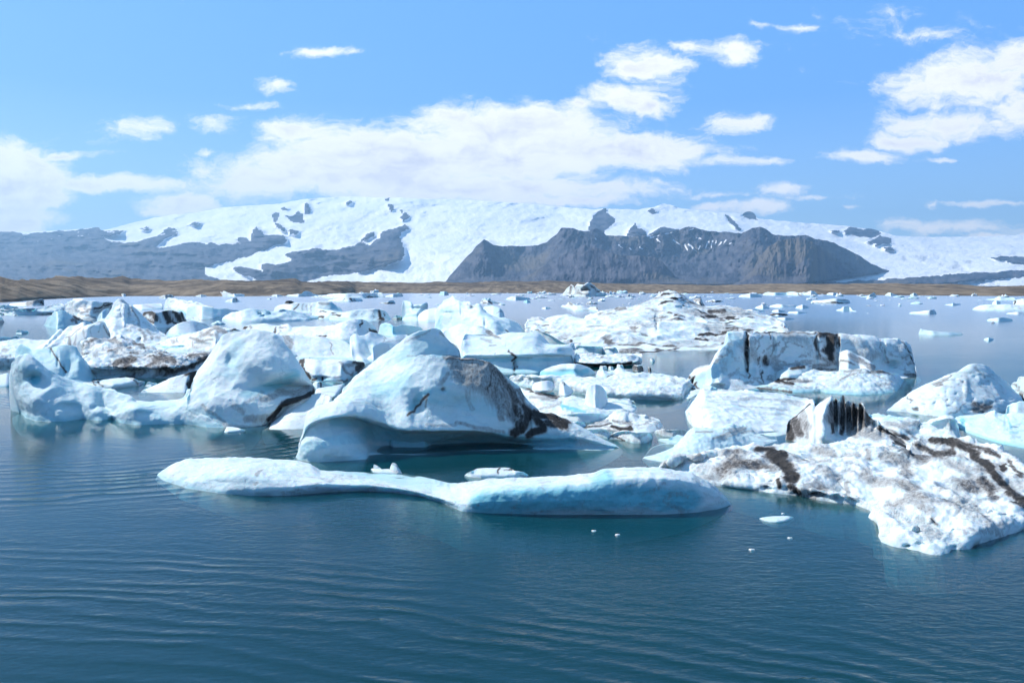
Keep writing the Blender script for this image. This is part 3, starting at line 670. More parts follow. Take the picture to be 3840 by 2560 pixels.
berg('largest near iceberg, wave-shaped and overhanging, with a black gritty right end', 'E',
 '182,860 200,875 260,890 330,894 430,888 530,882 632,874 642,850 700,844 800,843 950,847 1100,833 1230,823 1400,818 1550,817 1700,817 1900,818 2100,820 2190,816 2227,804',
 [(.3, '186,855 215,800 238,765 300,762,.1 430,765,0 530,775,.2 625,790,.7 670,790,1.5 760,795,1.6 950,797,1.6 1100,790,1.6 1230,785,1.6 1400,780,1.5 1550,778,1.3 1700,782,.9 1900,785,.5 2050,790,.4 2150,800,.3 2226,803'),
  (.6, '190,850 225,740,.5 245,690,.7 262,665,.9 340,640,.8 430,618,1.0 520,612,1.3 600,625,1.5 680,655,1.5 760,685,1.3 830,705,1.1 950,712,.8 1100,710,.7 1250,712,.6 1400,712,.5 1480,732,.4 1560,742,.3 1700,745,.4 1850,745,.3 2000,752,.2 2120,782,.2 2224,802'),
  (.3, '190,848 232,725,.4 242,675,.6 262,648,.5 340,622,.3 430,605,.25 520,595,.35 600,600,.3 680,625,.2 760,655,.1 830,685,0 950,690,-.1 1100,692,-.1 1250,694,-.2 1400,695,-.1 1480,718,0 1560,730,.1 1700,726,.4 1850,722,.3 2000,738,.2 2120,778,.2 2222,801'),
  (1.0, '192,846 238,690,.7 250,640,.8 262,605,.9 330,568,1 420,540,1.0 560,513,.9 640,517,.8 720,550,.9 800,592,.7 850,560,.8 930,560,.7 1100,580,.4 1250,590,.3 1400,600,.1 1480,625,.1 1560,655,.2 1690,670,.5 1820,690,.4 2000,728,.3 2120,774,.25 2220,800'),
  (1.9, '196,842 242,670,1 254,620,1 268,590,1.1 330,560,1.3 425,530,1.6 540,470,2.0 640,430,2.2 760,400,2.1 850,400,1.5 940,420,1.0 1100,420,.7 1250,420,.6 1400,430,.5 1500,480,.7 1580,560,.6 1690,618,.7 1820,655,.6 2000,716,.4 2120,770,.3 2218,799'),
  (3.0, '200,838 244,662,1.1 256,612,1.2 272,584,1.4 335,555,1.8 425,515,2.4 520,420,3.2 620,330,4.0 740,300,4.0 800,290,3.6 880,248,2.5 960,222,2.0 1060,215,1.6 1180,238,1.3 1300,238,1.1 1400,265,1.0 1460,308,1.0 1500,360,1.0 1590,425,1.0 1630,500,1.2 1690,560,1.1 1720,592,1 1790,592,.9 1900,650,.7 2000,706,.5 2120,768,.35 2216,798')],
 more=[dict(w='560,700 800,800 1000,800 1240,700', sharp=6, rows=[(2.6, '470,520 700,420 1000,380 1220,380'), (4.0, '460,480 620,345,4.4 800,295,4.2 950,262,3.7 1100,265,3.5 1232,262,3.4'),
      (5.2, '452,470 540,370,5 620,300,5.3 700,238,5.4 780,185,5.4 860,132,5.3 910,95,5.2 960,74,5 1000,64,4.8 1040,52,4.7 1070,56,4.9 1095,75 1140,130,5 1180,158,4.8 1205,178,4.6 1232,204,4.3 1230,250,4')], back=2.2, dents=[(960, 130, 60, 60, -.3), (1080, 180, 70, 60, .3)])],
 style='smooth', back=2.4, sharp=10, sm=1, grime=.16, amp=1.15, base_blue=.2, foot_blue=.5, step=3.2,
 blue=['250,800 430,750 600,740 45 .55', '640,700 900,760 1200,770 1600,770 1900,770 70 .8', '420,640 620,650 40 .7', '700,440 760,460 880,380 70 .55', '850,250 960,160 1100,200 60 .5', '1050,480 1250,520 1450,560 75 .45', '905,560 960,480 1020,460 30 .7', '1500,620 1560,560 60 .3'],  # blue ice, deepened in the cave and on shaded fronts
 dirt=['1130,235 1240,245 1330,250 1440,300 1500,360 20 .62', '1180,280 1300,300 1420,320 55 .5', '1230,340 1370,380 40 .4', '1090,400 1140,340 20 .42', '1395,430 1420,340 1455,310 9 .75',
       '1250,330 1420,420 1560,560 95 .55', '1500,520 1620,640 60 .55', '1330,290 1420,430 1480,620 28 .55', '1400,290 1500,420 1540,600 22 .6', '1460,330 1580,480 1600,600 26 .72', '1530,400 1640,540 22 .7', '1200,300 1260,420 1300,560 16 .3', '1500,440 1600,430 1650,520 14 .6', '1490,480 1540,420 12 .5', '1560,560 1600,480 14 .55', '1640,540 1660,600 1600,690 1540,715 30 .95', '1690,590 1790,600 1890,655 40 1.0', '1700,620 1740,690 1650,720 30 .95', '1620,600 1570,690 18 .8', '1760,650 1850,660 30 .9',
       '905,600 940,545 1015,470 10 .8', '1000,500 990,550 8 .55', '1180,650 1400,680 1480,712 14 .42', '1000,655 1200,665 12 .3', '880,230 1000,225 8 .3', '540,510 720,545 8 .25', '1100,80 1230,205 10 .42', '870,135 1030,60 10 .28', '1110,440 12 .5'],
 dents=[(945, 535, 45, 75, -.4), (890, 600, 40, 50, .2), (640, 560, 60, 60, .25), (1110, 440, 18, 16, -.25), (1560, 600, 18, 110, -.22), (1620, 620, 14, 90, .25), (1660, 640, 12, 80, -.25), (1440, 440, 20, 110, -.15), (1500, 520, 16, 110, .15), (1720, 660, 30, 40, -.25), (1200, 520, 160, 60, -.15), (430, 730, 90, 50, -.1)])

berg('tall rounded white iceberg like a mitten, black beneath, left of the wave-shaped one', 'G',
 '424,972 450,976 480,979 520,981 570,980 600,977 614,972',
 [(.2, '424,955 445,950 480,950 530,958 575,962 610,956 634,944'),
  (.5, '425,934 450,925 490,912 540,918 590,935 640,932 690,918'),
  (1.1, '428,912 455,890 500,880,1.2 560,900,1.0 610,905,1.2 660,905,1.5 722,910,1.8'),
  (1.5, '432,900 458,868 500,845,1.8 560,868,1.5 612,882,1.5 655,876,1.8 724,904,2.2'),
  (2.0, '438,886 462,850 500,815,2.6 560,828,2.0 620,850,1.5 680,852,1.8 726,900,2.4'),
  (3.2, '442,878 470,830 497,790,3.6 510,770 540,757 590,755 630,765,3.2 665,800,2.8 690,840,2.5 700,860,2.4 718,888,2.5 727,898,2.5')],
 style='smooth', back=2.4, sharp=8, cap=.012, base_blue=.12, foot_blue=.25, blue=['530,860 545,790 24 .45', '560,905 625,888 680,858 14 .7', '440,945 500,965 18 .5', '470,920 460,880 14 .35', '560,800 640,840 40 .2'],
 dirt=['726,900 690,916 650,930 632,950 618,966 9 1.0', '600,915 650,905 722,890 8 .45', '640,900 718,905 10 .5', '560,930 600,900 6 .25', '570,960 610,960 10 .42', '540,935 560,945 8 .3', '460,930 520,975 570,978 6 .35'],
 dents=[(528, 828, 10, 16, -.35), (655, 890, 60, 10, -.8), (650, 935, 34, 14, -.45), (540, 880, 24, 24, .2), (600, 820, 50, 40, .35), (480, 930, 30, 20, .2)])

berg('blue curled iceberg with a round hollow at left, trailing a low shelf to its right', 'A',
 '190,1220 240,1262 320,1290 450,1300 600,1295 760,1275 900,1292 1040,1274 1100,1310 1250,1332 1400,1326 1500,1322 1680,1322 1780,1330 1900,1352 2060,1358 2090,1330',
 [(.1, '175,1170 230,1210 320,1230 450,1250 600,1240 760,1225 900,1250 1040,1240 1100,1280 1250,1290 1400,1280 1500,1285 1680,1285 1780,1290 1900,1300 2040,1310 2090,1325'),
  (.3, '125,1060 180,1110 300,1140 450,1160 560,1120 700,1130 860,1180 960,1190 1060,1250 1230,1190 1400,1215 1500,1240 1680,1210 1760,1200 1860,1230 1990,1290 2088,1322'),
  (.9, '85,950 160,960 300,960,.9 420,990 560,1020 700,1050 850,1090 930,1160 1040,1185 1230,1150 1400,1160 1500,1165 1660,1150 1740,1100 1800,1140 1900,1240 2085,1320'),
  (1.7, '72,860 110,820 220,800,1.3 330,810 430,890 560,930 700,980 880,1020 1000,1070 1130,1120,1.5 1300,1140 1450,1135 1620,1125 1720,1060 1760,1080 1860,1200 2082,1318'),
  (2.6, '75,810 100,745 160,697 230,680 290,700 350,752 430,820 560,882 650,920 760,950 900,985 1000,1005 1100,1040,1.8 1200,1080,1.8 1240,1130,1.8 1400,1128,2 1600,1105,2 1700,1090,2 1720,1000,2 1760,1010,1.6 2080,1316')],
 style='smooth', back=1.8, sharp=10, cap=.012, base_blue=.28, foot_blue=.7, blue=['330,915 60 1.0', '250,800 200,900 330,860 90 .55', '480,1190 640,1130 780,1170 50 .5', '1240,1200 1420,1230 1500,1300 35 .55', '820,1050 30 .6', '860,1160 920,1150 25 .6', '1720,1050 1800,1150 1900,1230 30 .5'],
 dents=[(320, 915, 75, 55, -.75), (200, 780, 70, 60, .2), (640, 1160, 110, 40, -.3), (1380, 1230, 110, 35, -.25), (870, 1170, 40, 30, -.3), (300, 1080, 140, 60, .2)], amp=1.1)

floe('small white triangular chip of ice floating in front of the mitten-shaped berg', 'A', '2057,1398 2090,1402 2150,1398 2210,1392 2256,1380', '2066,1372 2082,1346 2130,1346 2180,1355 2254,1376', .12, sm=0)

berg('smooth grey white mound tucked between the mitten-shaped and the big wave-shaped icebergs', 'B',
 '228,1368 300,1374 400,1373 500,1370 600,1366 640,1350',
 [(2.2, '232,1362 330,1270 450,1165 540,1105 600,1080 680,1058 740,1048 800,1050 840,1070 866,1095,2.4')], p=1.1, style='smooth', back=1.6, base_blue=.03, foot_blue=.1, grime=.12, dirt=['400,1200 620,1082 6 .3', '760,1060 770,1160 6 .3', '300,1370 600,1366 5 .2', '740,1050 866,1095 8 .3'])

floe('small spiky clear chip of ice with an upright fin, floating before the wave-shaped iceberg', 'E', '656,938 672,958 720,966 780,968 820,970 856,966', '660,930 690,935 730,938 770,936 800,940 852,958', .1,
 more=[dict(w='776,960 800,968 830,970 855,966', rows=[(.25, '772,950 778,925 788,900 800,897 820,905 832,930 850,955')], back=.12, sharp=6),
       dict(w='672,935 700,940 724,940', rows=[(.1, '670,905 692,914 722,932')], back=.06)], dirt=['790,900 820,905 840,940 8 .35'], sm=0)
floe('low white chip of ice with brown cracks on top, floating before the wave-shaped iceberg', 'E', '1246,978 1290,988 1350,994 1420,995 1500,997 1570,996 1620,990 1650,976', '1250,968 1290,952 1330,933 1380,930 1440,934 1500,931 1550,938 1560,950 1620,958 1648,970', .2,
 dirt=['1465,930 1460,965 8 .85', '1500,938 1545,936 7 .8', '1640,975 1600,965 8 .45'], sm=0, foot_blue=.3)
floe('flat pale floe drifting alone below the dirt-banded foreground iceberg', 'F', '730,888 760,902 800,912 840,915 890,908 925,892 941,880', '733,884 780,876 840,872 900,871 940,876', .07, foot_blue=.5, base_blue=.2)
floe('tiny oval sliver of ice in the open foreground water', 'F', '664,1078 680,1085 705,1080', '666,1074 685,1071 704,1076', .03, group='ice slivers in the open foreground water', foot_blue=.1)
floe('tiny oval sliver of ice in the open foreground water', 'F', '901,1007 916,1012 934,1009', '903,1004 918,1001 933,1005', .03, group='ice slivers in the open foreground water', foot_blue=.1)
floe('tiny oval sliver of ice in the open foreground water', 'F', '864,858 875,861 886,858', '866,855 876,853 885,856', .03, group='ice slivers in the open foreground water', foot_blue=.1)
floe('tiny oval sliver of ice in the open foreground water', 'G', '1412,1228 1418,1230 1425,1228', '1413,1226 1419,1225 1424,1226', .03, group='ice slivers in the open foreground water', foot_blue=.1)
floe('tiny oval sliver of ice in the open foreground water', 'G', '1358,1219 1364,1220.5 1370,1219', '1359,1217.6 1364,1217 1369,1218', .025, group='ice slivers in the open foreground water', foot_blue=.1)

berg('big pitted white foreground iceberg at right, crossed by black ash bands and brown grit', 'F',
 '95,600 140,612 200,622 300,652 420,682 520,692 600,702 700,715 780,728 900,741 985,748 1100,776 1200,792 1310,803 1380,830 1430,852 1400,880 1440,905 1480,925 1458,990 1475,1030 1540,1055 1620,1072 1700,1090 1780,1108 1840,1112 1895,1096 1900,1078 1960,1076 2010,1070 2040,1045 2100,1030 2200,1000 2300,970 2352,945 2480,900 2600,860',
 [('z.12', '98,590 150,585 230,590 320,605 420,650 520,665 600,678 700,690 780,700 900,712 985,722 1100,745 1200,762 1310,778 1400,800 1450,835 1425,866 1460,880 1500,890 1478,940 1490,985 1560,1010 1640,1030 1720,1045 1790,1060 1845,1060 1900,1040 1905,1030 1965,1030 2015,1020 2045,1000 2100,985 2200,955 2300,930 2352,905 2480,870 2600,840'),
  ('z.26', '104,575 180,555 250,560 330,560 430,560 520,590 600,610 680,630 760,650 880,680 975,695 1080,715 1180,735 1320,750 1450,755 1500,790 1480,830 1500,850 1540,865 1530,900 1560,930 1620,955 1690,975 1760,985 1810,995 1860,985 1910,965 1930,955 1980,955 2030,945 2060,925 2120,905 2210,890 2300,880 2360,860 2480,830 2600,810'),
  ('z.38', '110,562 200,540 280,535 350,530 450,510 540,535 620,560 700,580 780,605 880,635 980,650 1100,660 1220,670 1360,670 1500,670 1580,690 1600,730 1620,760 1650,790 1660,820 1690,850 1750,870 1800,880 1850,880 1890,875 1930,860 1970,850 1990,840 2030,830 2070,820 2110,810 2160,800 2240,800 2310,800 2370,790 2490,770 2600,760'),
  ('z.5', '118,556 220,530 290,528 370,512 450,492 540,500 640,515 730,530 820,545 900,560 1000,560 1120,560 1250,560 1380,560 1520,560 1620,570 1680,610 1710,640 1750,660 1790,690 1830,710 1880,720 1920,730 1950,735 1980,730 2010,725 2040,710 2060,700 2090,690 2120,680 2160,675 2210,670 2270,670 2330,680 2390,690 2500,690 2600,700'),
  ('z.7', '124,552,.1 230,527,.15 300,530,.2 380,505,.3 440,478,.4 520,470 620,466 720,470,.45 800,462 860,455 940,458 1020,458,.5 1140,452 1220,445 1320,450,.6 1400,432 1450,424,.7 1510,440 1560,475 1640,492,.65 1652,468 1690,450 1720,420 1760,405 1830,398,.8 1880,392 1940,402 2000,420 2060,440 2120,445 2170,460,.9 2220,485 2270,520 2310,555 2352,580,.8 2400,600 2500,640 2600,680,.6')],
 style='pit', back=2, sharp=14, base_blue=.03, foot_blue=.25, step=3.4, amp=1.7, S=1.0,
 dirt=['740,470 800,480 870,500 28 1.0', '790,480 880,570 930,640 48 1.0', '850,650 860,700 20 .9', '930,690 980,730 26 .95', '1090,470 1180,490 40 .5', '1050,540 1100,600 35 .35', '1130,600 1220,640 45 .45', '1280,680 1290,760 25 .5', '1400,480 1410,520 25 .5',
       '1500,500 1620,540 1650,620 40 .55', '1400,600 1440,640 40 .5', '1460,650 1600,680 45 .5', '1600,680 1680,720 40 .6', '1640,760 1760,830 40 .45', '1800,900 30 .7', '1780,960 1850,1000 35 .4', '1700,900 1800,1000 40 .35',
       '1700,440 1800,490 1900,480 24 .85', '1800,410 1960,440 2070,500 26 .95', '1880,400 2100,460 2200,500 18 .85', '2060,500 2150,600 2210,680 40 .95', '2210,560 2230,580 22 1.0', '2230,700 2290,770 2352,800 34 .9', '2240,530 2352,620 16 .75', '2080,660 2160,740 36 .75', '1900,540 1990,580 40 .45', '1990,580 2050,680 30 .5', '2060,820 2100,870 25 .5', '2110,870 2150,960 25 .4', '1930,650 1990,700 25 .35', '560,500 590,520 18 .5', '1700,820 1730,825 10 .6'],
 grime=.75, lines=.35, pits=90, dents=[(670, 645, 16, 10, -.2), (520, 622, 14, 9, -.15), (590, 640, 14, 9, -.15), (440, 598, 14, 8, -.15), (770, 698, 20, 9, -.2), (800, 712, 18, 9, -.2), (700, 655, 12, 8, -.15),
        (1372, 632, 16, 12, -.22), (1225, 650, 13, 10, -.2), (1690, 775, 14, 10, -.2), (1305, 575, 12, 8, -.15), (1330, 510, 14, 8, -.12), (1480, 700, 16, 10, -.15), (1790, 910, 16, 12, -.2), (1690, 960, 18, 9, -.2), (2210, 570, 20, 16, -.3), (1560, 830, 18, 10, -.15), (1940, 790, 22, 30, -.25), (2160, 760, 18, 14, -.2), (1640, 900, 120, 50, .3), (2000, 960, 90, 60, .2), (1900, 640, 60, 80, .25)])

berg('black and grey fluted fin of ice on edge behind the dirt-banded foreground berg', 'F',
 '890,402 930,412 1010,432 1060,445 1120,450 1200,446 1300,452 1400,470 1500,488 1580,495 1660,492',
 [(.35, '890,385 940,385 1005,395 1040,390 1090,420,.1 1150,400,.0 1220,410 1300,420 1420,430 1520,450 1600,465 1662,480'),
  (.8, '892,360 930,350,.7 990,340,.6 1050,340,.3 1080,330,.2 1140,340,.3 1190,360,.9 1260,370,1.1 1340,350,1.2 1430,370,1.2 1530,400,1.1 1600,425,1.1 1660,465'),
  (1.4, '895,330 925,305 985,275,1.3 1045,255,1.1 1085,260,.9 1130,235,.8 1183,250,1.3 1230,240,1.7 1270,250,1.8 1350,270,1.9 1440,320,1.9 1540,370,1.9 1610,410,1.8 1658,450'),
  (2.0, '900,305 915,285 935,270 950,266 975,240 1000,215 1040,184 1062,190 1078,205 1100,178 1140,150 1178,127 1184,150 1190,178 1198,158 1205,152 1214,185 1222,148 1240,132 1252,138 1258,185 1270,168 1284,172 1292,205 1302,176 1315,180 1322,212 1336,182 1362,182 1378,210 1384,235 1405,262 1430,285 1455,282 1462,318 1500,335 1512,352 1560,375 1600,392 1655,432')],
 style='flute', back=.8, sharp=10, cap=.012, step=2.6, sm=0, base_blue=.02, foot_blue=.15, amp=.9,
 dirt=['905,310 920,400 30 .95', '950,280 960,370 35 .8', '1000,240 1010,380 25 .5', '940,270 1040,186 12 .9', '1110,175 1178,130 8 .5', '1190,170 1195,360 12 .85', '1235,140 1250,360 16 .8', '1290,180 1310,330 16 .8', '1350,190 1370,280 16 .8', '1215,200 1290,340 24 .6', '1370,260 1400,320 22 .75', '1200,250 1380,270 75 .7', '930,300 990,320 60 .6', '1300,330 1460,380 40 .5', '1420,300 1340,340 20 .7', '1480,340 1600,430 24 .75', '1560,420 1640,460 18 1.0', '1560,470 1640,485 14 .8', '1300,350 1330,380 30 .5'],
 dents=[(1196, 260, 9, 120, -.55), (1216, 240, 7, 90, .2), (1240, 280, 10, 120, -.3), (1258, 270, 8, 100, .3), (1278, 270, 7, 100, -.4), (1298, 270, 8, 90, .3), (1316, 270, 7, 90, -.35), (1336, 270, 8, 90, .3), (1356, 265, 7, 80, -.35), (1376, 270, 8, 60, .25), (1430, 330, 10, 40, -.3), (1480, 370, 9, 40, -.3), (1525, 390, 9, 40, -.3), (1080, 300, 16, 90, -.35), (1130, 370, 40, 40, .35), (1040, 360, 20, 40, -.25), (1560, 450, 26, 22, -.5)])

berg('rubbly white ice behind the fluted black fin, pointed at its top right corner', 'F',
 '1380,330 1450,400 1550,440 1640,445 1700,430 1800,420 1900,415 1966,410',
 [(1.5, '1385,300 1450,310 1530,320 1620,350 1690,370 1780,350 1880,330 1960,360'), (3.2, '1387,236 1400,230 1412,255 1470,255 1540,260 1600,272 1620,280 1680,284 1718,290 1705,320 1760,300 1820,280 1870,268 1915,272 1945,310 1966,380')],
 style='lump', back=2.5, dirt=['1500,300 1600,320 1700,300 22 .45', '1560,380 1640,400 20 .85', '1480,330 1560,370 18 .6', '1640,340 1700,400 14 .5'], blue=['1400,250 1600,270 25 .5'], grime=.15, dents=[(1690, 360, 14, 50, -.4), (1640, 400, 40, 30, -.5)])

berg('pale blue frosty iceberg with a layered grey shoulder, left of the dirt-banded berg', 'F',
 '15,517 60,528 150,543 250,556 330,560 440,552 560,520 640,470 700,452 760,440 842,408',
 [(.5, '20,512 100,505 200,500 300,505 400,490 520,470 640,430 700,420 780,410 840,405'), (1.6, '30,506 110,488 200,470 270,420 330,400 430,385 540,375 640,380 720,385 800,400 838,403'),
  (3.4, '40,502 130,480 200,445 262,400 285,378 332,345 400,345 450,352 500,335 560,318 620,325 690,338 710,365 770,378 836,401')],
 style='snow', back=1.5, base_blue=.3, foot_blue=.4, amp=1.3, dirt=['330,348 440,348 9 .55', '450,390 540,360 640,335 12 .5', '480,400 600,360 690,345 10 .4', '500,345 600,330 8 .4', '700,390 800,400 8 .25'], grime=.05)
berg('low brownish lump of ice in the narrow channel left of the pale blue frosty berg', 'F', '88,362 140,382 200,390 260,385 300,372 320,350', [('z.3', '95,352 150,342 215,340 280,345 318,346')], rim=.2, style='lump', name='ice_floe', cat='ice floe', dirt=['120,360 300,360 30 .35'], base_blue=.05)
floe('thin pale ledge of ice awash between the brownish lump and the pale blue frosty berg', 'F', '110,410 170,430 230,440 290,420', '120,400 180,400 230,372 280,385', .2, base_blue=.4)

berg('broad flat white iceberg with faint brown streaks, between the ice wall and black fin', 'F',
 '276,232 284,262 300,300 345,345 420,380 520,390 620,385 700,380 750,376 800,384 840,384 890,374 960,350 1040,330',
 [(.8, '278,222 320,240 380,270 450,300 540,320 640,325 720,330 800,345 860,350 930,330 1030,300'), (4.0, '284,210 330,190 390,180 460,200 540,215 620,225 700,235 800,250 880,255 950,240 1040,230'),
  (9.5, '290,200 330,165 360,135 390,100 410,108 440,118 500,112 600,112 700,114 800,125 880,138 950,150 1020,158 1090,170')],
 style='wrinkle', back=2, sharp=8, amp=.8, S=1.3, base_blue=.08, foot_blue=.35, lines=.3, dirt=['560,150 800,160 1000,190 10 .32', '600,190 850,215 900,220 8 .32', '700,240 900,250 8 .28', '400,130 560,140 700,130 6 .25', '290,230 330,300 6 .35'], dents=[(500, 195, 50, 14, -.6), (800, 370, 60, 10, -.4)])

berg('pale triangular iceberg full of small holes at right, with a thin pointed left end', 'D',
 '1288,1008 1350,1014 1450,1022 1520,1032 1600,1046 1700,1056 1750,1062 1850,1055 1950,1045 2050,1035 2150,1020 2250,990 2352,950',
 [(.8, '1300,1000 1400,975 1500,960 1620,960 1700,960 1800,960 1900,960 2000,960 2100,950 2200,940 2345,920'), (2.4, '1310,990 1420,930 1500,890 1620,860 1720,840 1800,830 1900,830 2000,830 2080,830 2180,850 2330,900'),
  (4.6, '1325,982 1440,905 1480,870 1560,838 1640,795 1700,770 1790,735 1850,705 1900,675 1945,655 1985,651 2030,658 2065,668 2100,705 2150,748 2200,785 2240,830 2300,880 2330,890')],
 style='pit', back=3, base_blue=.12, foot_blue=.3, amp=.6, dirt=['1640,805 1720,800 1790,738 12 .6', '1700,780 1760,760 14 .5', '1970,960 2080,985 1990,1005 32 .7', '1960,670 2040,750 12 .45', '1455,905 1480,950 9 .65', '1520,995 1550,1000 12 .65', '1760,1030 1900,960 8 .45', '1920,830 1900,900 6 .3', '2060,990 2100,940 20 .45', '1860,900 1700,910 5 .2'], blue=['1500,850 1900,720 2050,700 30 .3'],
 grime=.2, pits=60, dents=[(1530, 998, 22, 14, -.3), (1460, 930, 12, 30, -.3), (1900, 850, 20, 80, .3), (1700, 900, 12, 9, -.25), (1760, 935, 12, 9, -.25), (1820, 890, 12, 9, -.25), (1660, 960, 12, 9, -.2), (1750, 870, 9, 7, -.2)])

berg('low rugged white and turquoise iceberg at the right edge, before the triangular holed one', 'D',
 '1800,1110 1860,1150 1900,1175 2000,1212 2100,1245 2200,1272 2352,1300 2450,1310 2550,1300',
 [(.6, '1800,1080 1900,1110 1960,1130 2040,1140 2140,1180 2240,1200 2352,1240 2450,1240 2550,1250'), (2.0, '1800,1070 1880,1075 1960,1080 2040,1070 2140,1090 2230,1110 2352,1140 2450,1140 2550,1200'),
  (3.6, '1800,1063 1860,1052 1950,1052 2060,1050 2095,1020 2125,1006 2150,1030 2190,1042 2225,1030 2260,1020 2352,1030 2450,1060 2550,1180')],
 more=[dict(w='2210,1150 2290,1170 2400,1170 2500,1150', rows=[(1.4, '2205,1010 2222,975 2270,955 2330,942 2400,930 2480,960 2505,1100')], back=1, sharp=6)],
 style='lump', back=2, base_blue=.3, foot_blue=.75, dents=[(1890, 1110, 20, 40, -.7), (2210, 1080, 12, 60, -.5), (2280, 1150, 50, 12, -.4)], blue=['1870,1080 1890,1160 24 .9', '2205,1020 2250,1140 12 .8', '2240,1180 2300,1170 18 .7'])
berg('small greenish striped ice lump at the right edge beyond the triangular berg', 'D', '2240,845 2290,880 2352,935 2430,940 2500,900', [(1.5, '2245,810 2262,790 2300,785 2302,750 2330,742 2400,745 2470,780 2500,880')], style='lump', base_blue=.35, dirt=['2262,790 2310,830 14 .6', '2330,880 2352,935 16 .8', '2300,850 2352,870 12 .5'])
floe('white snowy floe awash between the black fin and the triangular berg', 'D', '1560,1180 1640,1215 1720,1225 1800,1240 1865,1245', '1565,1120 1640,1100 1700,1080 1760,1062 1820,1075 1850,1110', .9, style='lump', foot_blue=.2)

# ---------------------------------------------------------------- the floes between the wave-shaped berg and the wall
floe('wide white floe with a sheer blue edge, behind the loose rounded ice boulders', 'C',
 '300,960 480,985 700,1010 900,1040 1060,1065 1180,1080 1350,1090 1600,1100 1780,1102 1870,1090 1890,1040 1985,975', '230,884 400,876 600,892 900,884 1100,890 1300,872 1600,862 1800,880 1840,905 1900,930 1985,968', .75, rim=.55, style='snow', base_blue=.05, foot_blue=.5, dirt=['1820,935 12 .5', '1750,905 1850,950 14 .3'], amp=1.4, back=1)
berg('dirty low floe with a brown ridge and a turquoise pool, carrying loose boulders', 'C',
 '372,990 400,1060 440,1130 520,1222 600,1235 700,1250 830,1298 960,1306 1090,1298 1200,1262 1300,1250 1400,1232 1441,1175',
 [(.5, '372,980 420,1040 470,1100 540,1180 640,1190 740,1205 850,1240 960,1250 1080,1240 1200,1215 1300,1205 1400,1195 1440,1168'), (2.5, '375,986 450,1020 540,1060 620,1100 700,1110 800,1130 900,1150 1000,1160 1100,1160 1200,1150 1300,1150 1380,1150 1438,1165'), (5.5, '378,984 430,990 500,1010 580,1045 700,1062 780,1060 850,1050 940,1080 1050,1090 1150,1095 1250,1098 1372,1095 1436,1160')],
 name='ice_floe', cat='ice floe', style='snow', sharp=8, base_blue=.1, foot_blue=.3, back=1, dirt=['400,990 560,1040 720,1070 18 .85', '470,1070 600,1080 700,1080 24 .5', '560,1190 640,1150 720,1120 20 .4', '410,1060 520,1200 16 .35', '600,1130 740,1140 14 .3'], blue=['760,1150 830,1180 960,1205 20 .95', '740,1130 760,1180 12 .9'], dents=[(830, 1175, 80, 20, -.6), (640, 1160, 80, 30, .4)], amp=1.3)
for lab, w, t, kw in (
 ('egg-shaped white ice boulder lying on the brown ridged floe, left of the pointed one', '476,985 500,1008 560,1020 620,1018 670,1005 686,975', '478,970 500,945 560,930 620,924 660,930 686,960', dict(z0=.6)),
 ('pointed white ice boulder with a brown tip, between the egg-shaped and the tall ones', '722,1030 740,1052 780,1064 830,1045 858,1012', '724,1000 728,955 740,930 760,924 785,948 820,985 857,1008', dict(z0=.5, dirt=['745,930 775,955 12 .5'])),
 ('tall faceted white ice block, the rightmost of three on the low dirty floe', '962,1160 990,1178 1050,1184 1100,1184 1140,1165 1172,1110', '964,1140 968,1060 990,990 1015,962 1050,954 1095,964 1130,985 1158,1025 1176,1080', dict(z0=.28, dents=[(1060, 1070, 8, 90, .25), (1110, 1080, 40, 60, -.12)]))):
    berg(lab, 'C', w, [(1.0, t)], p=.8, name='ice_boulder', cat='ice boulder', group='loose ice boulders on the floes', back=.7, sharp=3, base_blue=.03, foot_blue=.08, amp=.5, **kw)
floe('thin pale slab of ice just right of the tall ice block', 'C', '1190,1115 1280,1128 1376,1112', '1190,1098 1280,1092 1374,1098', .35, style='smooth')
floe('long blade of white ice below the thin slab, right of the tall ice block', 'C', '1200,1150 1300,1170 1400,1185 1442,1170', '1200,1112 1290,1120 1380,1140 1440,1164', .4, style='smooth')
berg('rumpled brown and cream ice heap with black grit in its folds, near the centre', 'C',
 '938,1366 1000,1374 1100,1368 1200,1372 1260,1392 1340,1390 1450,1404 1560,1400 1640,1375 1680,1335',
 [(.6, '940,1358 1010,1340 1100,1330 1200,1330 1270,1350 1350,1345 1450,1360 1560,1350 1640,1335 1678,1325'), (1.6, '950,1350 1020,1315 1100,1295 1190,1285 1250,1300 1340,1295 1440,1310 1540,1300 1620,1290 1672,1318'), (3.0, '960,1345 1010,1315 1090,1290 1160,1270 1205,1222 1260,1200 1340,1194 1358,1222 1440,1225 1520,1226 1545,1250 1600,1272 1640,1278 1670,1310')],
 style='lump', back=1, base_blue=.05, foot_blue=.1, amp=1.3, dirt=['960,1350 1100,1330 1200,1310 16 .8', '1200,1350 1280,1375 1380,1350 22 1.0', '1040,1310 1180,1290 14 .5', '1240,1290 1380,1320 14 .6', '1400,1250 1600,1280 10 .3', '1440,1350 1600,1330 14 .25'], grime=.35, lines=.4)
berg('low tongue-shaped cream floe nearest the black end of the wave-shaped berg', 'C', '830,1405 900,1425 1000,1440 1100,1450 1180,1455 1232,1425', [('z.5', '840,1395 900,1372 1000,1370 1080,1366 1160,1380 1230,1412')], rim=.3, name='ice_floe', cat='ice floe', style='lump', grime=.18, base_blue=.05)
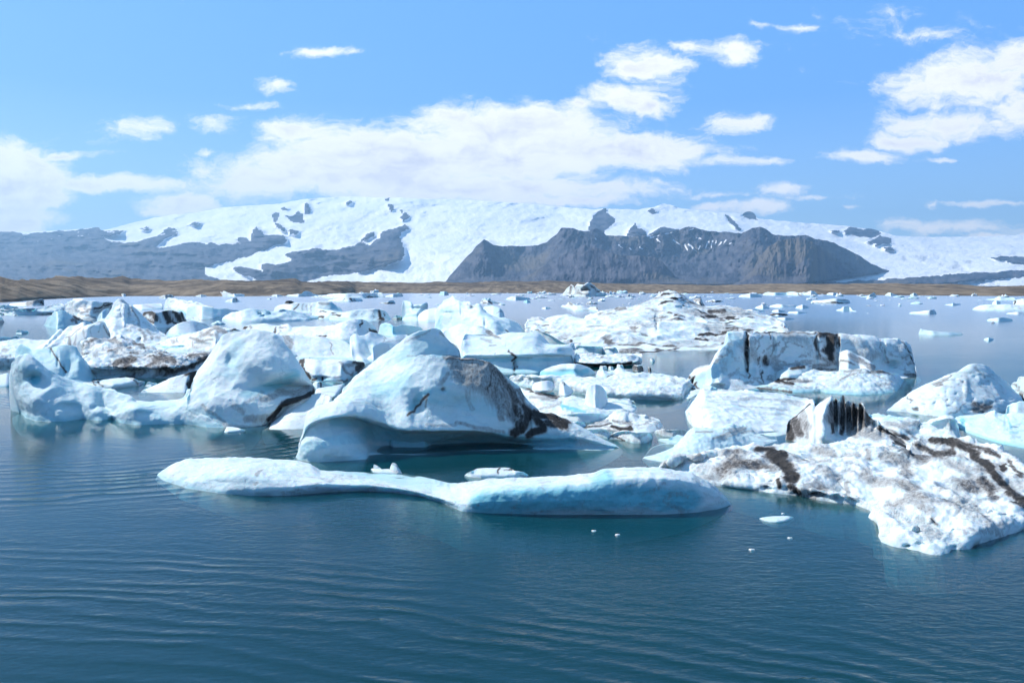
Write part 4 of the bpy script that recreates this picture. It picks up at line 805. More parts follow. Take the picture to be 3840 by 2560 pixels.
berg('arched cream floe with a dark gap beneath, below the rumpled brown ice heap', 'C', '1190,1455 1260,1460 1310,1470 1400,1496 1480,1502 1540,1490 1590,1450', [('z.55', '1195,1430 1250,1400 1320,1380 1370,1378 1440,1402 1500,1398 1560,1398 1588,1430')], rim=.35, name='ice_floe', cat='ice floe', style='lump', grime=.18, base_blue=.05, dirt=['1190,1450 1300,1462 8 .8'])  # the stroke paints the dark gap beneath into the colour
floe('scalloped pale floe behind the tongue-shaped cream one, beside the black grit', 'C', '830,1330 860,1350 920,1355 975,1345', '830,1305 880,1298 940,1300 972,1312', .25)
floe('thin white floe with a blue edge between the tall block and the rumpled brown heap', 'C', '720,1262 800,1292 900,1308 1020,1308 1120,1296 1205,1262', '725,1250 800,1232 900,1222 1020,1222 1110,1225 1200,1245', .4)

berg('domed ice mound with a turquoise wave-cut side, behind the wide white floe', 'C', '548,868 600,882 700,890 800,896 880,905 960,885 1060,862', [(.3, '548,852 620,850 700,852 800,850 900,848 980,846 1060,845'), (1.2, '546,845 600,815 660,795 740,780 830,774 900,776 960,790 1020,812 1058,835'), ],
 style='smooth', back=1.5, base_blue=.12, foot_blue=.4, blue=['580,860 700,850 850,850 980,840 34 .95'], dirt=['560,835 700,782 5 .3'], dents=[(780, 850, 200, 30, -.4)])
berg('broken pale ice behind the wide white floe, right of the turquoise dome', 'C', '1065,880 1120,900 1180,905 1250,895 1350,905 1450,915 1560,900 1640,880 1700,865', [(1.4, '1066,850 1080,825 1130,820 1180,842 1240,838 1260,808 1310,815 1340,835 1400,845 1450,870 1520,862 1600,870 1695,858')], style='crag', amp=.8, base_blue=.2, dirt=['1180,880 1240,890 16 .9', '1370,895 1430,900 12 .4'])
for w, t in (('1095,815 1130,825 1172,818', '1098,800 1135,795 1172,800'), ('1178,822 1205,832 1230,825', '1180,800 1205,790 1230,800'), ('1255,800 1290,812 1322,805', '1258,790 1285,782 1320,788'), ('1560,745 1585,752 1608,745', '1562,728 1585,718 1606,725')):
    floe('small white ice chunk in the dark gap behind the broken pale chunks', 'C', w, t, .5, group='ice chunks in the dark gap beyond the wide floe')
for w, t in (('1400,825 1450,842 1505,828', '1400,795 1412,788 1440,805 1460,785 1490,790 1504,808'), ('1545,850 1560,860 1576,852', '1547,812 1562,802 1575,815')):
    floe('brown stained chunk of ice standing in the dark gap by the wall berg', 'C', w, t, .8, dirt=['1400,800 1500,830 30 .7', '1560,830 30 .7'], group='brown ice chunks by the wall berg')
floe('pale smooth floe at the left end of the wall berg, in green water', 'C', '2010,985 2060,1005 2120,1025 2180,1010', '2010,970 2060,962 2130,972 2182,988', .3, base_blue=.35, style='smooth')
floe('lacy pale slush between the wide white floe and the broad flat iceberg', 'C', '1870,1080 1920,1098 1990,1060 2060,1040 2140,1028', '1880,1062 1930,1020 2000,1000 2080,1000 2135,1015', .12, style='lump', grime=.2)

# ---------------------------------------------------------------- the tabular wall
berg('tabular wall-like iceberg with a sheer grey face split by vertical black bands', 'D',
 '-275,855 -230,862 -120,868 -60,874 0,872 60,862 120,855 200,850 300,838 420,815 600,800 800,790 1000,780 1200,775 1380,765 1470,758 1524,748',
 [(1.0, '-275,835 -230,835 -120,830 -60,830 0,830 60,800 120,790 200,790 300,790 420,775 600,760 800,750 1000,745 1200,740 1380,735 1470,740 1520,740'),
  (2.2, '-268,800 -220,790 -120,770 -60,740 0,730 60,710 120,700 200,700 300,700 420,690 600,680 800,670 1000,660 1200,660 1380,660 1480,650 1515,640'),
  (2.6, '-262,770 -210,750 -130,700 -60,660 0,620 60,590 120,570 200,560 300,580 420,590 600,570 800,560 1000,550 1180,550 1320,560 1440,560 1519,600'),
  (3.2, '-258,750 -200,725 -140,690 -70,640 0,540 60,480 120,460 200,440 300,440 420,440 600,440 800,440 1000,455 1180,465 1280,480 1400,500 1505,540'),
  (4.2, '-255,745 -190,712 -150,690 -80,680 -40,600,4 20,500 60,405 100,402 200,396 210,404 330,400 500,405 600,396 690,404 740,402 850,402 885,414 920,412 1000,420 1120,424 1200,432 1235,452 1300,450 1380,450 1395,470 1480,470 1498,510')],
 style='wall', back=9, sharp=14, sm=0, ends=.3, base_blue=.05, foot_blue=.15, amp=.8, S=1.3,
 blue=['-200,800 -100,760 0,700 60,600 80,450 70 .45', '0,500 60,430 140,470 50 .5', '100,650 200,720 80 .3', '1340,650 50 .35'],
 dirt=['205,405 195,480 190,580 205,640 200,700 13 1.0', '230,402 500,404 7 .9', '320,420 290,500 250,590 8 .5', '390,410 385,450 8 .8', '415,440 420,560 400,590 7 .5', '500,408 740,404 6 .75', '745,420 740,500 770,580 12 .8', '790,405 860,410 850,480 860,540 48 1.0', '830,460 860,600 36 1.0', '905,415 920,500 20 .85', '800,540 880,610 20 .8', '740,590 880,640 720,660 20 .55',
       '360,600 370,650 26 .75', '300,600 310,660 14 .7', '210,720 225,770 8 .8', '320,700 330,780 9 .8', '620,640 700,620 560,660 14 .4', '1400,470 1450,540 1500,640 9 .9', '1240,460 1280,600 5 .45', '1120,520 1200,590 5 .35', '640,580 720,560 20 .2', '450,660 700,640 10 .4',
       '-225,750 -215,850 14 1.0', '-185,800 -175,850 10 .9', '-80,600 -70,720 5 .35', '720,680 880,690 14 .7', '1440,720 1520,740 16 .7', '0,820 60,850 -40,870 6 .3', '1300,640 1290,600 12 .5'], grime=.5, lines=.45,
 dents=[(205, 560, 12, 160, -.9), (250, 500, 50, 90, .4), (830, 500, 40, 110, -.7), (910, 480, 14, 90, -.6), (1270, 560, 12, 100, -.5), (1460, 560, 12, 80, -.5), (340, 640, 40, 40, -.8), (290, 690, 22, 50, .6), (380, 700, 22, 50, .5), (420, 520, 14, 80, -.35), (-215, 800, 12, 50, -.7), (-70, 690, 26, 90, .7), (0, 760, 50, 60, .8), (-10, 830, 60, 24, -.8), (620, 640, 80, 40, .3), (1140, 600, 60, 60, .3), (750, 520, 12, 110, -.4), (1330, 655, 60, 22, -.8)])
berg('layered grey ledge of ice with scalloped turquoise rim at the foot of the wall berg', 'D',
 '-10,832 60,848 200,852 330,845 440,850 540,868 620,868 780,862 820,872 960,884 1100,888 1250,880 1360,862 1390,835 1426,775',
 [(.5, '0,820 70,836 200,836 330,826 430,810 540,825 640,830 780,825 830,838 960,845 1100,845 1250,838 1350,825 1385,800 1424,762'), (2.0, '10,815 80,825 200,825 330,812 440,785 540,780 640,775 760,770 860,775 960,770 1100,765 1230,765 1330,760 1380,755 1420,745'), (4.0, '20,812 100,818 200,818 330,800 430,772 520,740 640,710 720,690 830,695 900,700 1000,690 1120,690 1200,700 1290,710 1370,720 1418,735')],
 style='lump', sharp=10, back=1, base_blue=.12, foot_blue=.75, amp=.9, S=1.0, name='ice_floe', cat='ice floe', dirt=['60,842 200,845 400,825 7 .6', '280,840 420,850 540,862 16 .8', '430,780 560,795 14 1.0', '460,770 700,780 14 .6', '930,770 1060,720 8 .6', '1130,715 1320,720 8 .65', '960,700 1100,700 10 .5', '800,770 960,800 8 .25', '560,830 780,830 5 .4', '1180,700 1300,712 10 .8'], grime=.3, lines=.4)
berg('big grey wedge-shaped ice boulder lying on the ledge against the wall berg', 'D', '896,668 930,690 990,700 1080,698 1150,706 1192,706 1208,668', [(.5, '895,640 930,610 990,600 1060,625 1140,670 1208,664'), (1.6, '898,600 905,562 940,550 985,539 1020,550 1060,575 1100,590 1160,625 1209,660')], name='ice_boulder', cat='ice boulder', style='smooth', z0=.7, back=1.2, base_blue=.0, foot_blue=0., grime=.3, dirt=['930,620 1030,660 10 .6', '1000,590 1190,690 26 .5', '1060,600 1200,680 14 .6', '900,600 910,660 7 .4'])
berg('grey ice slab with an oval black stain, at the ledge\'s left under the wall', 'D', '421,745 440,768 520,785 620,778 700,750 722,715', [(.4, '421,735 460,735 540,735 620,725 700,705 722,690'), (2.0, '423,728 460,700 520,682 600,668 690,655 706,660 722,664')], name='ice_boulder', cat='ice boulder', style='smooth', z0=.35, grime=.2, back=1, base_blue=.2, foot_blue=0., dirt=['580,685 640,680 24 .95', '440,770 620,780 14 .9', '600,760 700,750 10 .5', '570,680 700,660 6 .6'])
floe('small white lump awash in the green water before the wall berg', 'D', '180,866 220,872 260,872 312,862', '185,855 215,846 250,846 275,832 295,840 310,856', .35, foot_blue=.1)
floe('low white rim of ice behind the broad flat iceberg, ending in a small dirty tip', 'D', '300,895 400,905 500,905 590,908', '305,872 360,868 440,876 500,884 560,885 588,900', .35, dirt=['502,885 508,902 5 .8'], foot_blue=.1)

berg('huge hummocky grey white iceberg covered in wrinkled dirt lines, behind the ice wall', 'C',
 '520,560 640,590 800,625 1000,645 1150,655 1280,662 1500,664 1740,656 2000,640 2300,640 2600,640 2900,640',
 [(5, '470,500 600,530 760,560 950,580 1100,590 1280,600 1500,600 1740,590 2000,580 2300,570 2600,570 2900,600'), (12, '420,470 560,470 720,480 900,490 1080,490 1260,480 1480,470 1740,450 2000,450 2300,450 2600,470 2880,500'), (22, '380,455 520,430 680,420 860,420 1040,400 1240,380 1460,340 1700,300 1960,310 2250,330 2560,370 2860,460'),
  (32, '350,440 395,400 430,372 500,350 540,338 570,352 600,370 660,350 730,348 800,340 880,352 960,372 1030,335 1080,312 1150,300 1200,285 1260,270 1320,254 1400,250 1480,222 1520,200 1560,178 1640,145 1700,120 1780,98 1820,112 1860,128 1900,165 1940,192 1990,215 2030,238 2100,244 2200,246 2280,262 2370,270 2450,290 2560,315 2680,350 2840,425')],
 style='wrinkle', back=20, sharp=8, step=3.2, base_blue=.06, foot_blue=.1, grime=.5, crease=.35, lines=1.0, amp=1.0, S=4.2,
 dirt=['1900,200 2010,235 16 .6', '2130,300 2260,290 26 .8', '2180,340 2200,370 20 .7', '1240,270 1340,255 12 .6', '1080,315 1200,300 12 .5', '1540,270 1660,300 16 .5', '830,550 14 .9', '1290,650 1500,650 10 .7', '1400,640 1440,640 12 .6', '1800,320 1870,350 12 .6', '1000,420 1120,410 10 .5', '1620,330 1610,420 6 .5', '2030,200 16 .6'],
 dents=[(1625, 380, 12, 70, -2), (1950, 260, 160, 20, -1.5)])
berg('dark grey square block of ice behind the summit of the huge hummocky iceberg', 'C', '1950,235 2000,245 2045,245 2085,240', [(3, '1948,175 1990,168 2032,165 2042,200 2055,230 2080,236')], style='crag', sharp=8, back=4, base_blue=0, foot_blue=0, dirt=['1960,180 2040,180 16 .6', '2040,200 2050,240 12 1.0', '1970,190 1980,230 8 .6'])

berg('sculpted pale blue iceberg with a pointed peak on top, behind the wave-shaped berg', 'B',
 '1785,470 1900,510 2050,540 2200,560 2350,570 2500,560 2580,540 2640,520',
 [(2, '1788,455 1860,440 1960,450 2100,450 2240,450 2380,470 2500,480 2636,500'), (4, '1795,430 1850,330 1940,340 2050,340 2180,350 2300,370 2460,420 2630,480'),
  (6, '1798,380 1815,300 1870,240 1960,225 2010,225 2080,280 2200,300 2360,360 2480,400 2628,470'), (9, '1795,340 1800,310 1825,255 1870,195 1905,170 1925,155 1950,140 1968,155 1985,178 2040,198 2085,200 2110,192 2145,225 2180,212 2210,235 2260,290 2300,320 2360,345 2420,350 2470,360 2540,400 2600,440 2626,460')],
 style='smooth', back=6, sharp=10, base_blue=.22, foot_blue=.3, amp=1.1, blue=['1800,440 1850,340 1830,460 30 .6', '1950,300 1860,280 30 .5', '2200,300 2300,330 30 .35', '2330,380 2500,400 30 .35'], dirt=['2105,235 20 .5', '1860,270 2005,220 4 .35', '2450,455 2470,470 9 .8'],
 dents=[(1900, 300, 60, 10, -.8), (2010, 290, 14, 90, .8), (2110, 240, 18, 22, .8), (2250, 400, 10, 50, -.6), (1830, 430, 14, 60, -.6)])
berg('rounded grey blue iceberg with a dark streaked right end, beyond the peaked pale blue one', 'C', '20,330 100,345 180,348 226,340', [(5, '20,245 60,238 130,236 180,252 210,285 228,320')], style='smooth', base_blue=.3, foot_blue=.3, back=5, dirt=['150,310 200,260 7 .5', '215,300 222,340 8 .5'])
berg('long smooth pale blue iceberg, wave-notched, with a curl of dirt down its side', 'C',
 '-180,830 0,838 160,848 300,850 400,852 500,850 545,845 600,832 720,820 860,778',
 [(1.0, '-180,800 0,800 160,800 300,800 400,800 500,800 560,795 640,780 760,775 862,765'), (1.4, '-180,720 0,715 160,705 300,705 400,708 500,700 600,695 700,700 800,700 862,690'), (1.0, '-180,690 0,690 160,690 300,688 400,690 500,682 600,680 700,680 800,685 864,672'),
  (2.5, '-182,640 0,640 160,640 300,640 400,640 500,630 600,630 700,620 800,620 874,640'), (5, '-184,560 0,560 150,560 300,540 400,530 500,540 600,590 700,600 800,592 874,612'), (8, '-186,490 -100,500 0,505 100,520 230,490 320,478 400,474 480,476 530,484 560,502 600,545 640,588 700,600 770,590 830,586 874,600')],
 style='smooth', back=5, sharp=10, base_blue=.16, foot_blue=.55, amp=.8, blue=['-150,740 100,740 300,730 560,730 820,720 24 .65', '-100,820 500,830 18 .6', '735,645 22 .7', '380,655 25 .45'], dirt=['265,650 300,680 340,700 300,740 12 .95', '320,760 310,830 14 .85', '350,800 12 .7', '150,680 8 .6', '90,605 150,605 9 .55', '20,540 100,570 16 .42', '240,580 242,630 4 .4', '445,570 447,600 3 .35', '430,725 470,715 5 .5', '-60,480 100,500 170,520 20 .6', '540,630 545,665 4 .3'],
 dents=[(745, 648, 26, 10, -.6), (320, 780, 16, 50, -.5), (600, 560, 30, 40, -.6), (60, 520, 160, 16, -.7)])
berg('pale ice with a grey stained end, between the wave-notched and peaked icebergs', 'B', '1840,700 2000,720 2200,740 2400,740', [(3, '1845,560 1900,540 2050,540 2200,560 2395,620'), (6, '1850,500 1880,470 1920,450 1960,425 2020,403 2080,405 2160,415 2230,425 2290,460 2340,490 2390,530')], style='smooth', base_blue=.12, back=4, dirt=['2280,480 2380,530 24 .6', '2240,520 2300,600 30 .35', '2150,420 2250,440 8 .3'], amp=1)
floe('pale blue ice shelf at the foot of the huge hummocky iceberg, left end', 'C', '540,590 700,625 830,640 870,600', '430,465 520,462 600,480 660,510 760,575 860,595', 1.6, rim=.8, style='smooth', base_blue=.2)
floe('smooth low blue floe right behind the long wave-notched iceberg', 'C', '872,665 950,675 1060,678 1130,668 1160,645', '874,605 900,600 1000,608 1100,612 1158,632', 1.1, rim=.8, style='smooth', base_blue=.25)
floe('small white hump of ice on the water before the huge hummocky iceberg', 'C', '1115,665 1180,680 1240,682 1275,670', '1118,655 1160,632 1200,628 1250,640 1275,650', 1.2, style='smooth', base_blue=.15)
berg('flat dirty iceberg with an undercut dark base, between the wave-notched berg and the wall', 'C', '900,775 1000,790 1100,792 1200,786 1300,782 1400,776 1470,762', [(-.8, '838,735 900,755 1000,762 1100,765 1200,760 1300,758 1400,752 1475,738'), (.8, '838,715 900,710 1000,720 1100,722 1200,720 1300,718 1400,715 1490,715'), (4, '842,705 865,680 890,658 960,662 1040,665 1100,678 1140,690 1200,680 1290,684 1340,670 1400,660 1440,665 1480,672 1512,675')],
 style='lump', back=2, sharp=8, grime=.25, base_blue=.03, foot_blue=0, dirt=['940,770 1100,780 1200,785 1400,770 16 1.0', '1120,690 1090,720 14 .7', '900,665 1000,668 10 .4', '1290,700 1400,700 12 .3'], amp=1.1)

# ---------------------------------------------------------------- left half, middle distance
berg('dirty hummocky iceberg with a black undercut front edge, behind the curled blue berg at left', 'A',
 '740,890 890,902 1000,900 1200,893 1400,898 1600,905 1700,890 1760,862 1860,810 1900,790 1980,700',
 [(.5, '740,850 880,850 1000,850 1180,835 1400,840 1580,850 1700,840 1780,810 1860,770 1920,740 1985,670'), (-.3, '740,820 870,800 1000,800 1160,800 1400,790 1560,790 1700,780 1780,755 1860,730 1930,700 1988,650'), (2, '735,740 860,720 1000,715 1160,720 1380,720 1540,715 1700,700 1800,690 1870,680 1940,670 1990,640'),
  (5, '725,660 860,640 1000,620 1160,620 1300,640 1420,660 1560,680 1700,690 1800,670 1870,665 1940,655 1990,632'), (8, '720,620 780,570 850,540 950,520 1020,520 1040,505 1110,495 1170,520 1250,560 1320,585 1400,600 1500,640 1600,685 1700,685 1800,660 1900,655 1990,628')],
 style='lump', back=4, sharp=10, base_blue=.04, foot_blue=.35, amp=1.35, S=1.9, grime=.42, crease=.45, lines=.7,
 dirt=['1060,760 1180,720 1150,800 36 .8', '1380,760 1500,720 1600,730 40 .75', '1500,790 1600,840 1700,810 1800,770 1900,720 36 .85', '1740,700 1900,680 26 .7', '1060,540 1120,590 1030,560 24 .6', '1230,560 1300,600 1320,620 20 .7', '1180,660 1260,680 24 .65', '850,690 30 .45', '1500,870 1700,850 30 .5', '1440,720 26 .8', '1180,820 1300,860 10 .5', '780,600 850,600 20 .35'])
berg('grey slab wall with vertical brown stains rising at the left of the dirty hummocky iceberg', 'A',
 '515,720 640,740 800,760 950,740 1030,700', [(.5, '518,600 640,590 800,580 900,560 1025,540'), (1.2, '520,560 600,540 700,490 850,430 920,420 1020,520'), (2.2, '520,535 560,520 600,515 640,510 690,465 760,425 830,402 900,385 940,384 965,395 990,440 1022,515')],
 style='smooth', back=3, sharp=12, base_blue=.0, foot_blue=0, dirt=['540,540 560,600 40 .6', '620,520 650,600 20 .6', '700,480 710,590 12 .45', '780,450 790,580 10 .4', '860,430 860,560 8 .4', '530,530 640,512 690,465 830,400 940,384 8 .6', '960,420 1010,520 12 .6', '920,400 900,480 8 .3'])
berg('low smooth snow-white iceberg behind the curled blue berg, cut by the left edge', 'A',
 '-150,790 0,782 80,775 200,770 400,760 560,740', [(.5, '-150,720 0,700 80,690 200,680 400,660 555,660'), (7, '-150,600 0,575 60,560 120,550 200,550 300,562 380,562 440,556 475,545 500,510 560,452 580,480 640,432 700,428 740,410 760,398 820,395')],
 style='snow', back=3, sharp=8, base_blue=.08, foot_blue=.2, grime=.08, dirt=['30,640 60,650 24 .5', '100,700 14 .4', '530,495 8 .7', '0,680 80,740 26 .3'])
berg('two clear blue ice slabs joined by a thin black line, behind the curled berg', 'A',
 '130,900 300,960 500,960 690,950 750,948 830,934 860,905 896,902',
 [(.4, '130,860 300,900 480,910 650,905 740,925 820,915 860,880 893,893'), (1.6, '130,740 240,740 400,760 550,740 640,800 720,740 790,780 885,880'), (3.0, '132,690 150,640 175,600 195,582 240,605 290,640 350,632 400,628 450,632 520,602 600,594 660,598 708,615 722,650 745,690 800,770 860,860 890,888')],
 style='smooth', back=2, sharp=12, cap=.015, base_blue=.5, foot_blue=.6, amp=.6, dirt=['455,630 480,670 530,740 575,800 600,850 8 .85'], dents=[(470, 650, 8, 40, -.3), (530, 740, 9, 50, -.3), (585, 820, 9, 50, -.3), (260, 700, 12, 100, -.3)], blue=['200,640 250,640 60 .8', '620,700 700,720 60 .7'])
floe('low white floe with two brown cracks just right of the dirt-lined blue slabs', 'A', '740,958 820,975 900,990 1030,1002 1120,990 1200,978 1280,965 1332,940', '760,945 850,930 940,910 1020,900 1100,898 1170,896 1220,905 1270,925 1330,935', .45, dirt=['850,935 880,970 10 .75', '900,930 940,975 10 .75', '1190,905 1260,950 14 .55', '1230,940 1320,935 8 .4'], style='snow', foot_blue=.3)
floe('tiny white peak of ice between the floe with cracks and the wedge-shaped floe', 'A', '1335,970 1390,982 1445,968', '1337,962 1355,932 1380,935 1443,960', .35)
berg('white wedge-shaped iceberg with a solid black right end, left of the mitten-shaped berg', 'A', '1294,1028 1400,1032 1500,1034 1600,1033 1700,1030 1770,990 1800,960', [(1.6, '1298,1022 1380,990 1450,958 1520,925 1560,900 1640,885 1710,865 1760,845 1800,832 1850,818 1885,808')], p=.8, style='snow', back=1.6, base_blue=.05, foot_blue=.25, dirt=['1735,860 1790,845 1780,900 1755,980 26 1.0', '1790,840 1840,830 12 .8', '1710,870 1690,880 10 .4'])
berg('small white iceberg with a turquoise foot, cut by the left edge beside the curled berg', 'A', '-100,985 0,980 60,978 110,970', [(1.2, '-100,880 0,870 40,858 72,850 108,880')], style='smooth', base_blue=.1, foot_blue=.7)

berg('steep white pyramid of ice with brown lines down its right side, at left', 'A',
 '930,600 1050,610 1200,610 1350,605 1500,600 1560,590',
 [(1.5, '930,540 1050,560 1200,570 1350,580 1480,575 1558,560'), (4, '930,470 1030,450 1150,480 1280,490 1400,510 1552,545'), (7, '935,420 1000,360 1110,350 1220,380 1320,430 1548,535'), (9, '938,400 975,360 1005,310 1030,270 1045,230 1058,195 1085,170 1108,163 1130,172 1155,195 1185,225 1220,250 1255,285 1290,312 1340,362 1400,425 1450,470 1500,490 1545,525')],
 style='snow', back=6, sharp=8, base_blue=.05, foot_blue=.2, amp=1.5, dirt=['1190,250 1230,330 12 .6', '1230,330 1290,420 14 .45', '1310,460 1330,540 24 .5', '1380,470 1400,540 20 .5', '1110,190 20 .35', '1440,520 1470,530 16 .45', '1270,540 16 .5'], blue=['960,390 1060,250 30 .35', '1000,420 30 .3'], dents=[(1140, 330, 10, 90, .7), (1180, 300, 14, 80, -.6), (1290, 545, 20, 16, -.8)])
berg('low wrinkled white ice with a brown layered curl, left of the mitten-shaped berg', 'A',
 '1420,640 1500,650 1650,660 1800,670 1900,700 1995,700', [(1, '1425,600 1520,620 1680,600 1780,600 1900,600 1995,610'), (4, '1430,595 1500,560 1620,530 1760,510 1860,480 1990,470'), (6, '1432,590 1480,565 1550,540 1620,520 1700,498 1800,476 1900,452 1945,440 1970,418 2000,416 2040,440 2100,480 2120,500')],
 style='snow', back=3, sharp=8, base_blue=.06, lines=.5, grime=.15, amp=1, blue=['1500,610 1620,615 1680,605 12 1.0'], dirt=['1900,500 1990,430 2090,490 26 .6', '1760,540 1860,560 1960,560 16 .6', '1800,600 1960,610 26 .35', '1620,540 1622,570 5 .8', '1780,540 1790,600 10 .5', '1860,500 2060,520 20 .5'], dents=[(1850, 590, 70, 14, -.6), (1600, 615, 100, 8, -.5)])
floe('round brown knob of dirty ice in the gap right of the dirty hummocky berg', 'A', '1688,632 1715,645 1745,636', '1690,618 1712,604 1742,615', .5, dirt=['1715,625 30 .5'])
berg('rough white mound of crushed ice right of the pyramid', 'A', '1520,520 1640,520 1800,500 1940,450', [(6, '1522,480 1570,440 1620,410 1680,385 1740,373 1800,380 1850,393 1900,408 1942,425')], p=.9, style='pit', grime=.1, back=4, base_blue=.03, name='iceberg')
berg('grey block of ice with thick black vertical bands, right of the pyramid peak', 'A',
 '1290,400 1400,440 1540,430 1640,410 1725,395', [(1, '1290,370 1400,400 1540,400 1640,395 1722,385'), (2.5, '1295,300 1340,288 1400,284 1440,300 1500,282 1580,286 1640,300 1670,292 1690,330 1712,365 1725,380')],
 style='smooth', back=4, sharp=12, base_blue=0, foot_blue=0, dirt=['1310,300 1400,290 1430,360 30 .9', '1340,350 1400,390 20 .8', '1520,290 1560,380 32 1.0', '1600,300 1660,380 34 1.0', '1660,300 1710,370 20 .9', '1440,310 1480,380 14 .35', '1540,395 1700,395 12 .9'])
berg('sunlit white floe strip behind the black-banded grey block', 'A', '1225,268 1300,275 1400,272 1500,268', [(6, '1212,228 1300,222 1400,214 1498,212')], style='snow', grime=.15, base_blue=0, back=3)
berg('slab of ice with grey stripes and a shadowed overhang, right of the black-banded block', 'A',
 '1505,275 1600,290 1680,330 1742,335', [(1.5, '1500,240 1600,260 1700,270 1744,322'), (4, '1502,195 1530,170 1560,164 1600,175 1660,190 1760,195 1840,212 1900,225 1990,245')],
 style='smooth', back=4, base_blue=.15, dirt=['1600,190 1560,250 10 .35', '1660,195 1620,260 9 .35', '1700,200 1800,215 1950,240 10 .45', '1590,185 1540,240 6 .3'], blue=['1650,300 1720,320 30 .8'])
berg('long pale blue iceberg with a flat base, in still water beyond the black-banded block', 'A',
 '1702,355 1780,364 1850,368 1950,366 2050,360 2170,342 2220,330', [(1, '1705,330 1800,340 1900,335 2050,330 2222,310'), (4, '1712,270 1725,248 1780,236 1850,238 1930,255 2000,270 2080,265 2160,275 2215,282 2235,290')],
 style='smooth', back=5, sharp=8, base_blue=.28, foot_blue=.4, amp=1.2, dirt=['1720,350 1850,366 2100,350 5 .4', '1810,310 1820,360 3 .5'])
berg('low pale blue iceberg with scooped hollows and a flat base, beyond the mitten-shaped berg', 'B',
 '-168,372 -60,385 0,392 150,390 300,386 450,380 600,374 742,350', [(.8, '-168,355 -60,360 0,365 150,360 300,355 450,350 600,355 744,342'), (5, '-165,350 -120,330 -60,300 0,276 60,268 150,260 240,264 290,285 340,285 400,263 450,278 520,300 600,312 680,330 742,338')],
 style='smooth', back=5, sharp=8, base_blue=.2, foot_blue=.35, amp=1.4, S=4, dents=[(180, 300, 16, 8, -1.2), (270, 300, 16, 8, -1.2), (210, 330, 20, 10, -1.2), (390, 285, 25, 10, -1.2)], blue=['150,310 260,300 50 .4', '640,345 740,345 20 .6'])
berg('white iceberg ribbed with grey stripes, with a blue rubbly right end', 'B',
 '310,290 450,300 640,300 800,300 948,296', [(5, '310,255 360,235 400,225 440,222 500,212 560,208 640,214 700,210 740,200 800,198 840,205 880,235 920,262 948,290')], p=.9,
 style='smooth', back=6, base_blue=.15, foot_blue=.2, dirt=['525,215 485,275 9 .85', '580,212 560,270 8 .45', '620,214 600,280 7 .4', '650,214 630,285 8 .45', '740,205 820,210 16 .5', '440,225 510,215 8 .35'], blue=['840,230 920,280 30 .6'])
floe('small dark rock-like lump of dirty ice on the water behind the striped white iceberg', 'B', '405,222 450,226 505,220', '408,208 430,190 470,190 502,205', 1.8, dirt=['450,205 50 .85'], style='crag')
berg('white and teal iceberg with one black upright streak near its right end', 'B',
 '818,362 900,372 1000,376 1100,374 1200,374 1300,370 1392,362', [(5, '820,335 860,322 920,312 980,302 1040,285 1090,272 1160,268 1230,264 1290,270 1340,290 1370,320 1388,350')], p=.8,
 style='smooth', back=5, base_blue=.15, foot_blue=.4, amp=1.3, dirt=['1265,290 1270,350 1300,360 20 1.0', '1325,300 1335,330 6 .9', '1110,300 1060,330 4 .4', '1200,280 1220,360 3 .5', '830,320 920,318 7 .9', '1160,270 1330,282 6 .3'], blue=['830,345 980,360 25 .5'])
berg('jumbled pale ice with small black dirt patches left of the white and teal iceberg', 'B', '655,330 700,350 760,362 830,362', [(3, '658,300 690,262 730,268 770,280 830,285 900,290 960,300 980,305')], style='smooth', base_blue=.2, back=3, dirt=['735,285 790,292 7 .9', '715,345 770,350 14 .9', '840,310 920,320 8 .8'])
berg('white sloping iceberg topped by a sharp ridge with a black diagonal band, left of centre', 'B',
 '-10,520 200,530 420,540 700,555 940,575 1100,560 1275,510', [(2, '-10,470 200,480 420,490 700,500 900,520 1060,500 1273,490'), (7, '-5,440 50,425 100,412 180,405 250,406 300,420 360,425 420,412 445,408 480,440 560,432 640,435 720,432 800,428 850,420 900,405 950,388 1000,375 1050,368 1100,362 1150,375 1200,395 1240,420 1268,455')],
 style='snow', back=6, sharp=8, base_blue=.05, grime=.12, amp=.9, dirt=['1115,370 1095,430 9 1.0', '10,435 60,440 18 .95', '90,420 110,440 14 .6', '330,430 290,490 12 .85', '360,460 340,500 10 .6', '720,520 790,512 14 .95', '1200,460 1260,480 20 .95', '380,430 440,430 9 .6', '700,510 10 .5', '500,500 560,510 10 .35'])
berg('block of ice layered black and white like cake, before the sharp-ridged iceberg', 'B',
 '865,510 920,540 980,555 1010,545 1080,520 1170,500', [(2.5, '865,470 900,450 950,440 985,420 1020,415 1080,440 1130,450 1160,460 1170,490')], p=.7, style='crag', back=3, sharp=8, base_blue=.05, foot_blue=0, dirt=['870,470 920,500 990,530 30 1.0', '960,440 1040,460 1090,500 9 1.0', '990,425 1080,450 1140,490 9 .95', '1030,420 1150,460 7 .9', '1150,460 1165,500 12 1.0', '950,540 1000,545 18 1.0', '930,460 1020,500 10 .9'], warp=.4)
berg('blocky bright blue iceberg with sharp facets, left of the peaked pale blue one', 'B', '1268,490 1350,510 1430,520 1520,500 1680,458', [(3, '1270,465 1275,430 1288,405 1330,398 1380,403 1400,418 1430,428 1480,414 1540,412 1600,418 1650,432 1678,450')], p=.8, style='crag', amp=.7, back=3, base_blue=.5, foot_blue=.6, dents=[(1400, 460, 10, 50, .9), (1450, 480, 30, 12, -.8)], blue=['1390,420 1430,510 16 .9'])
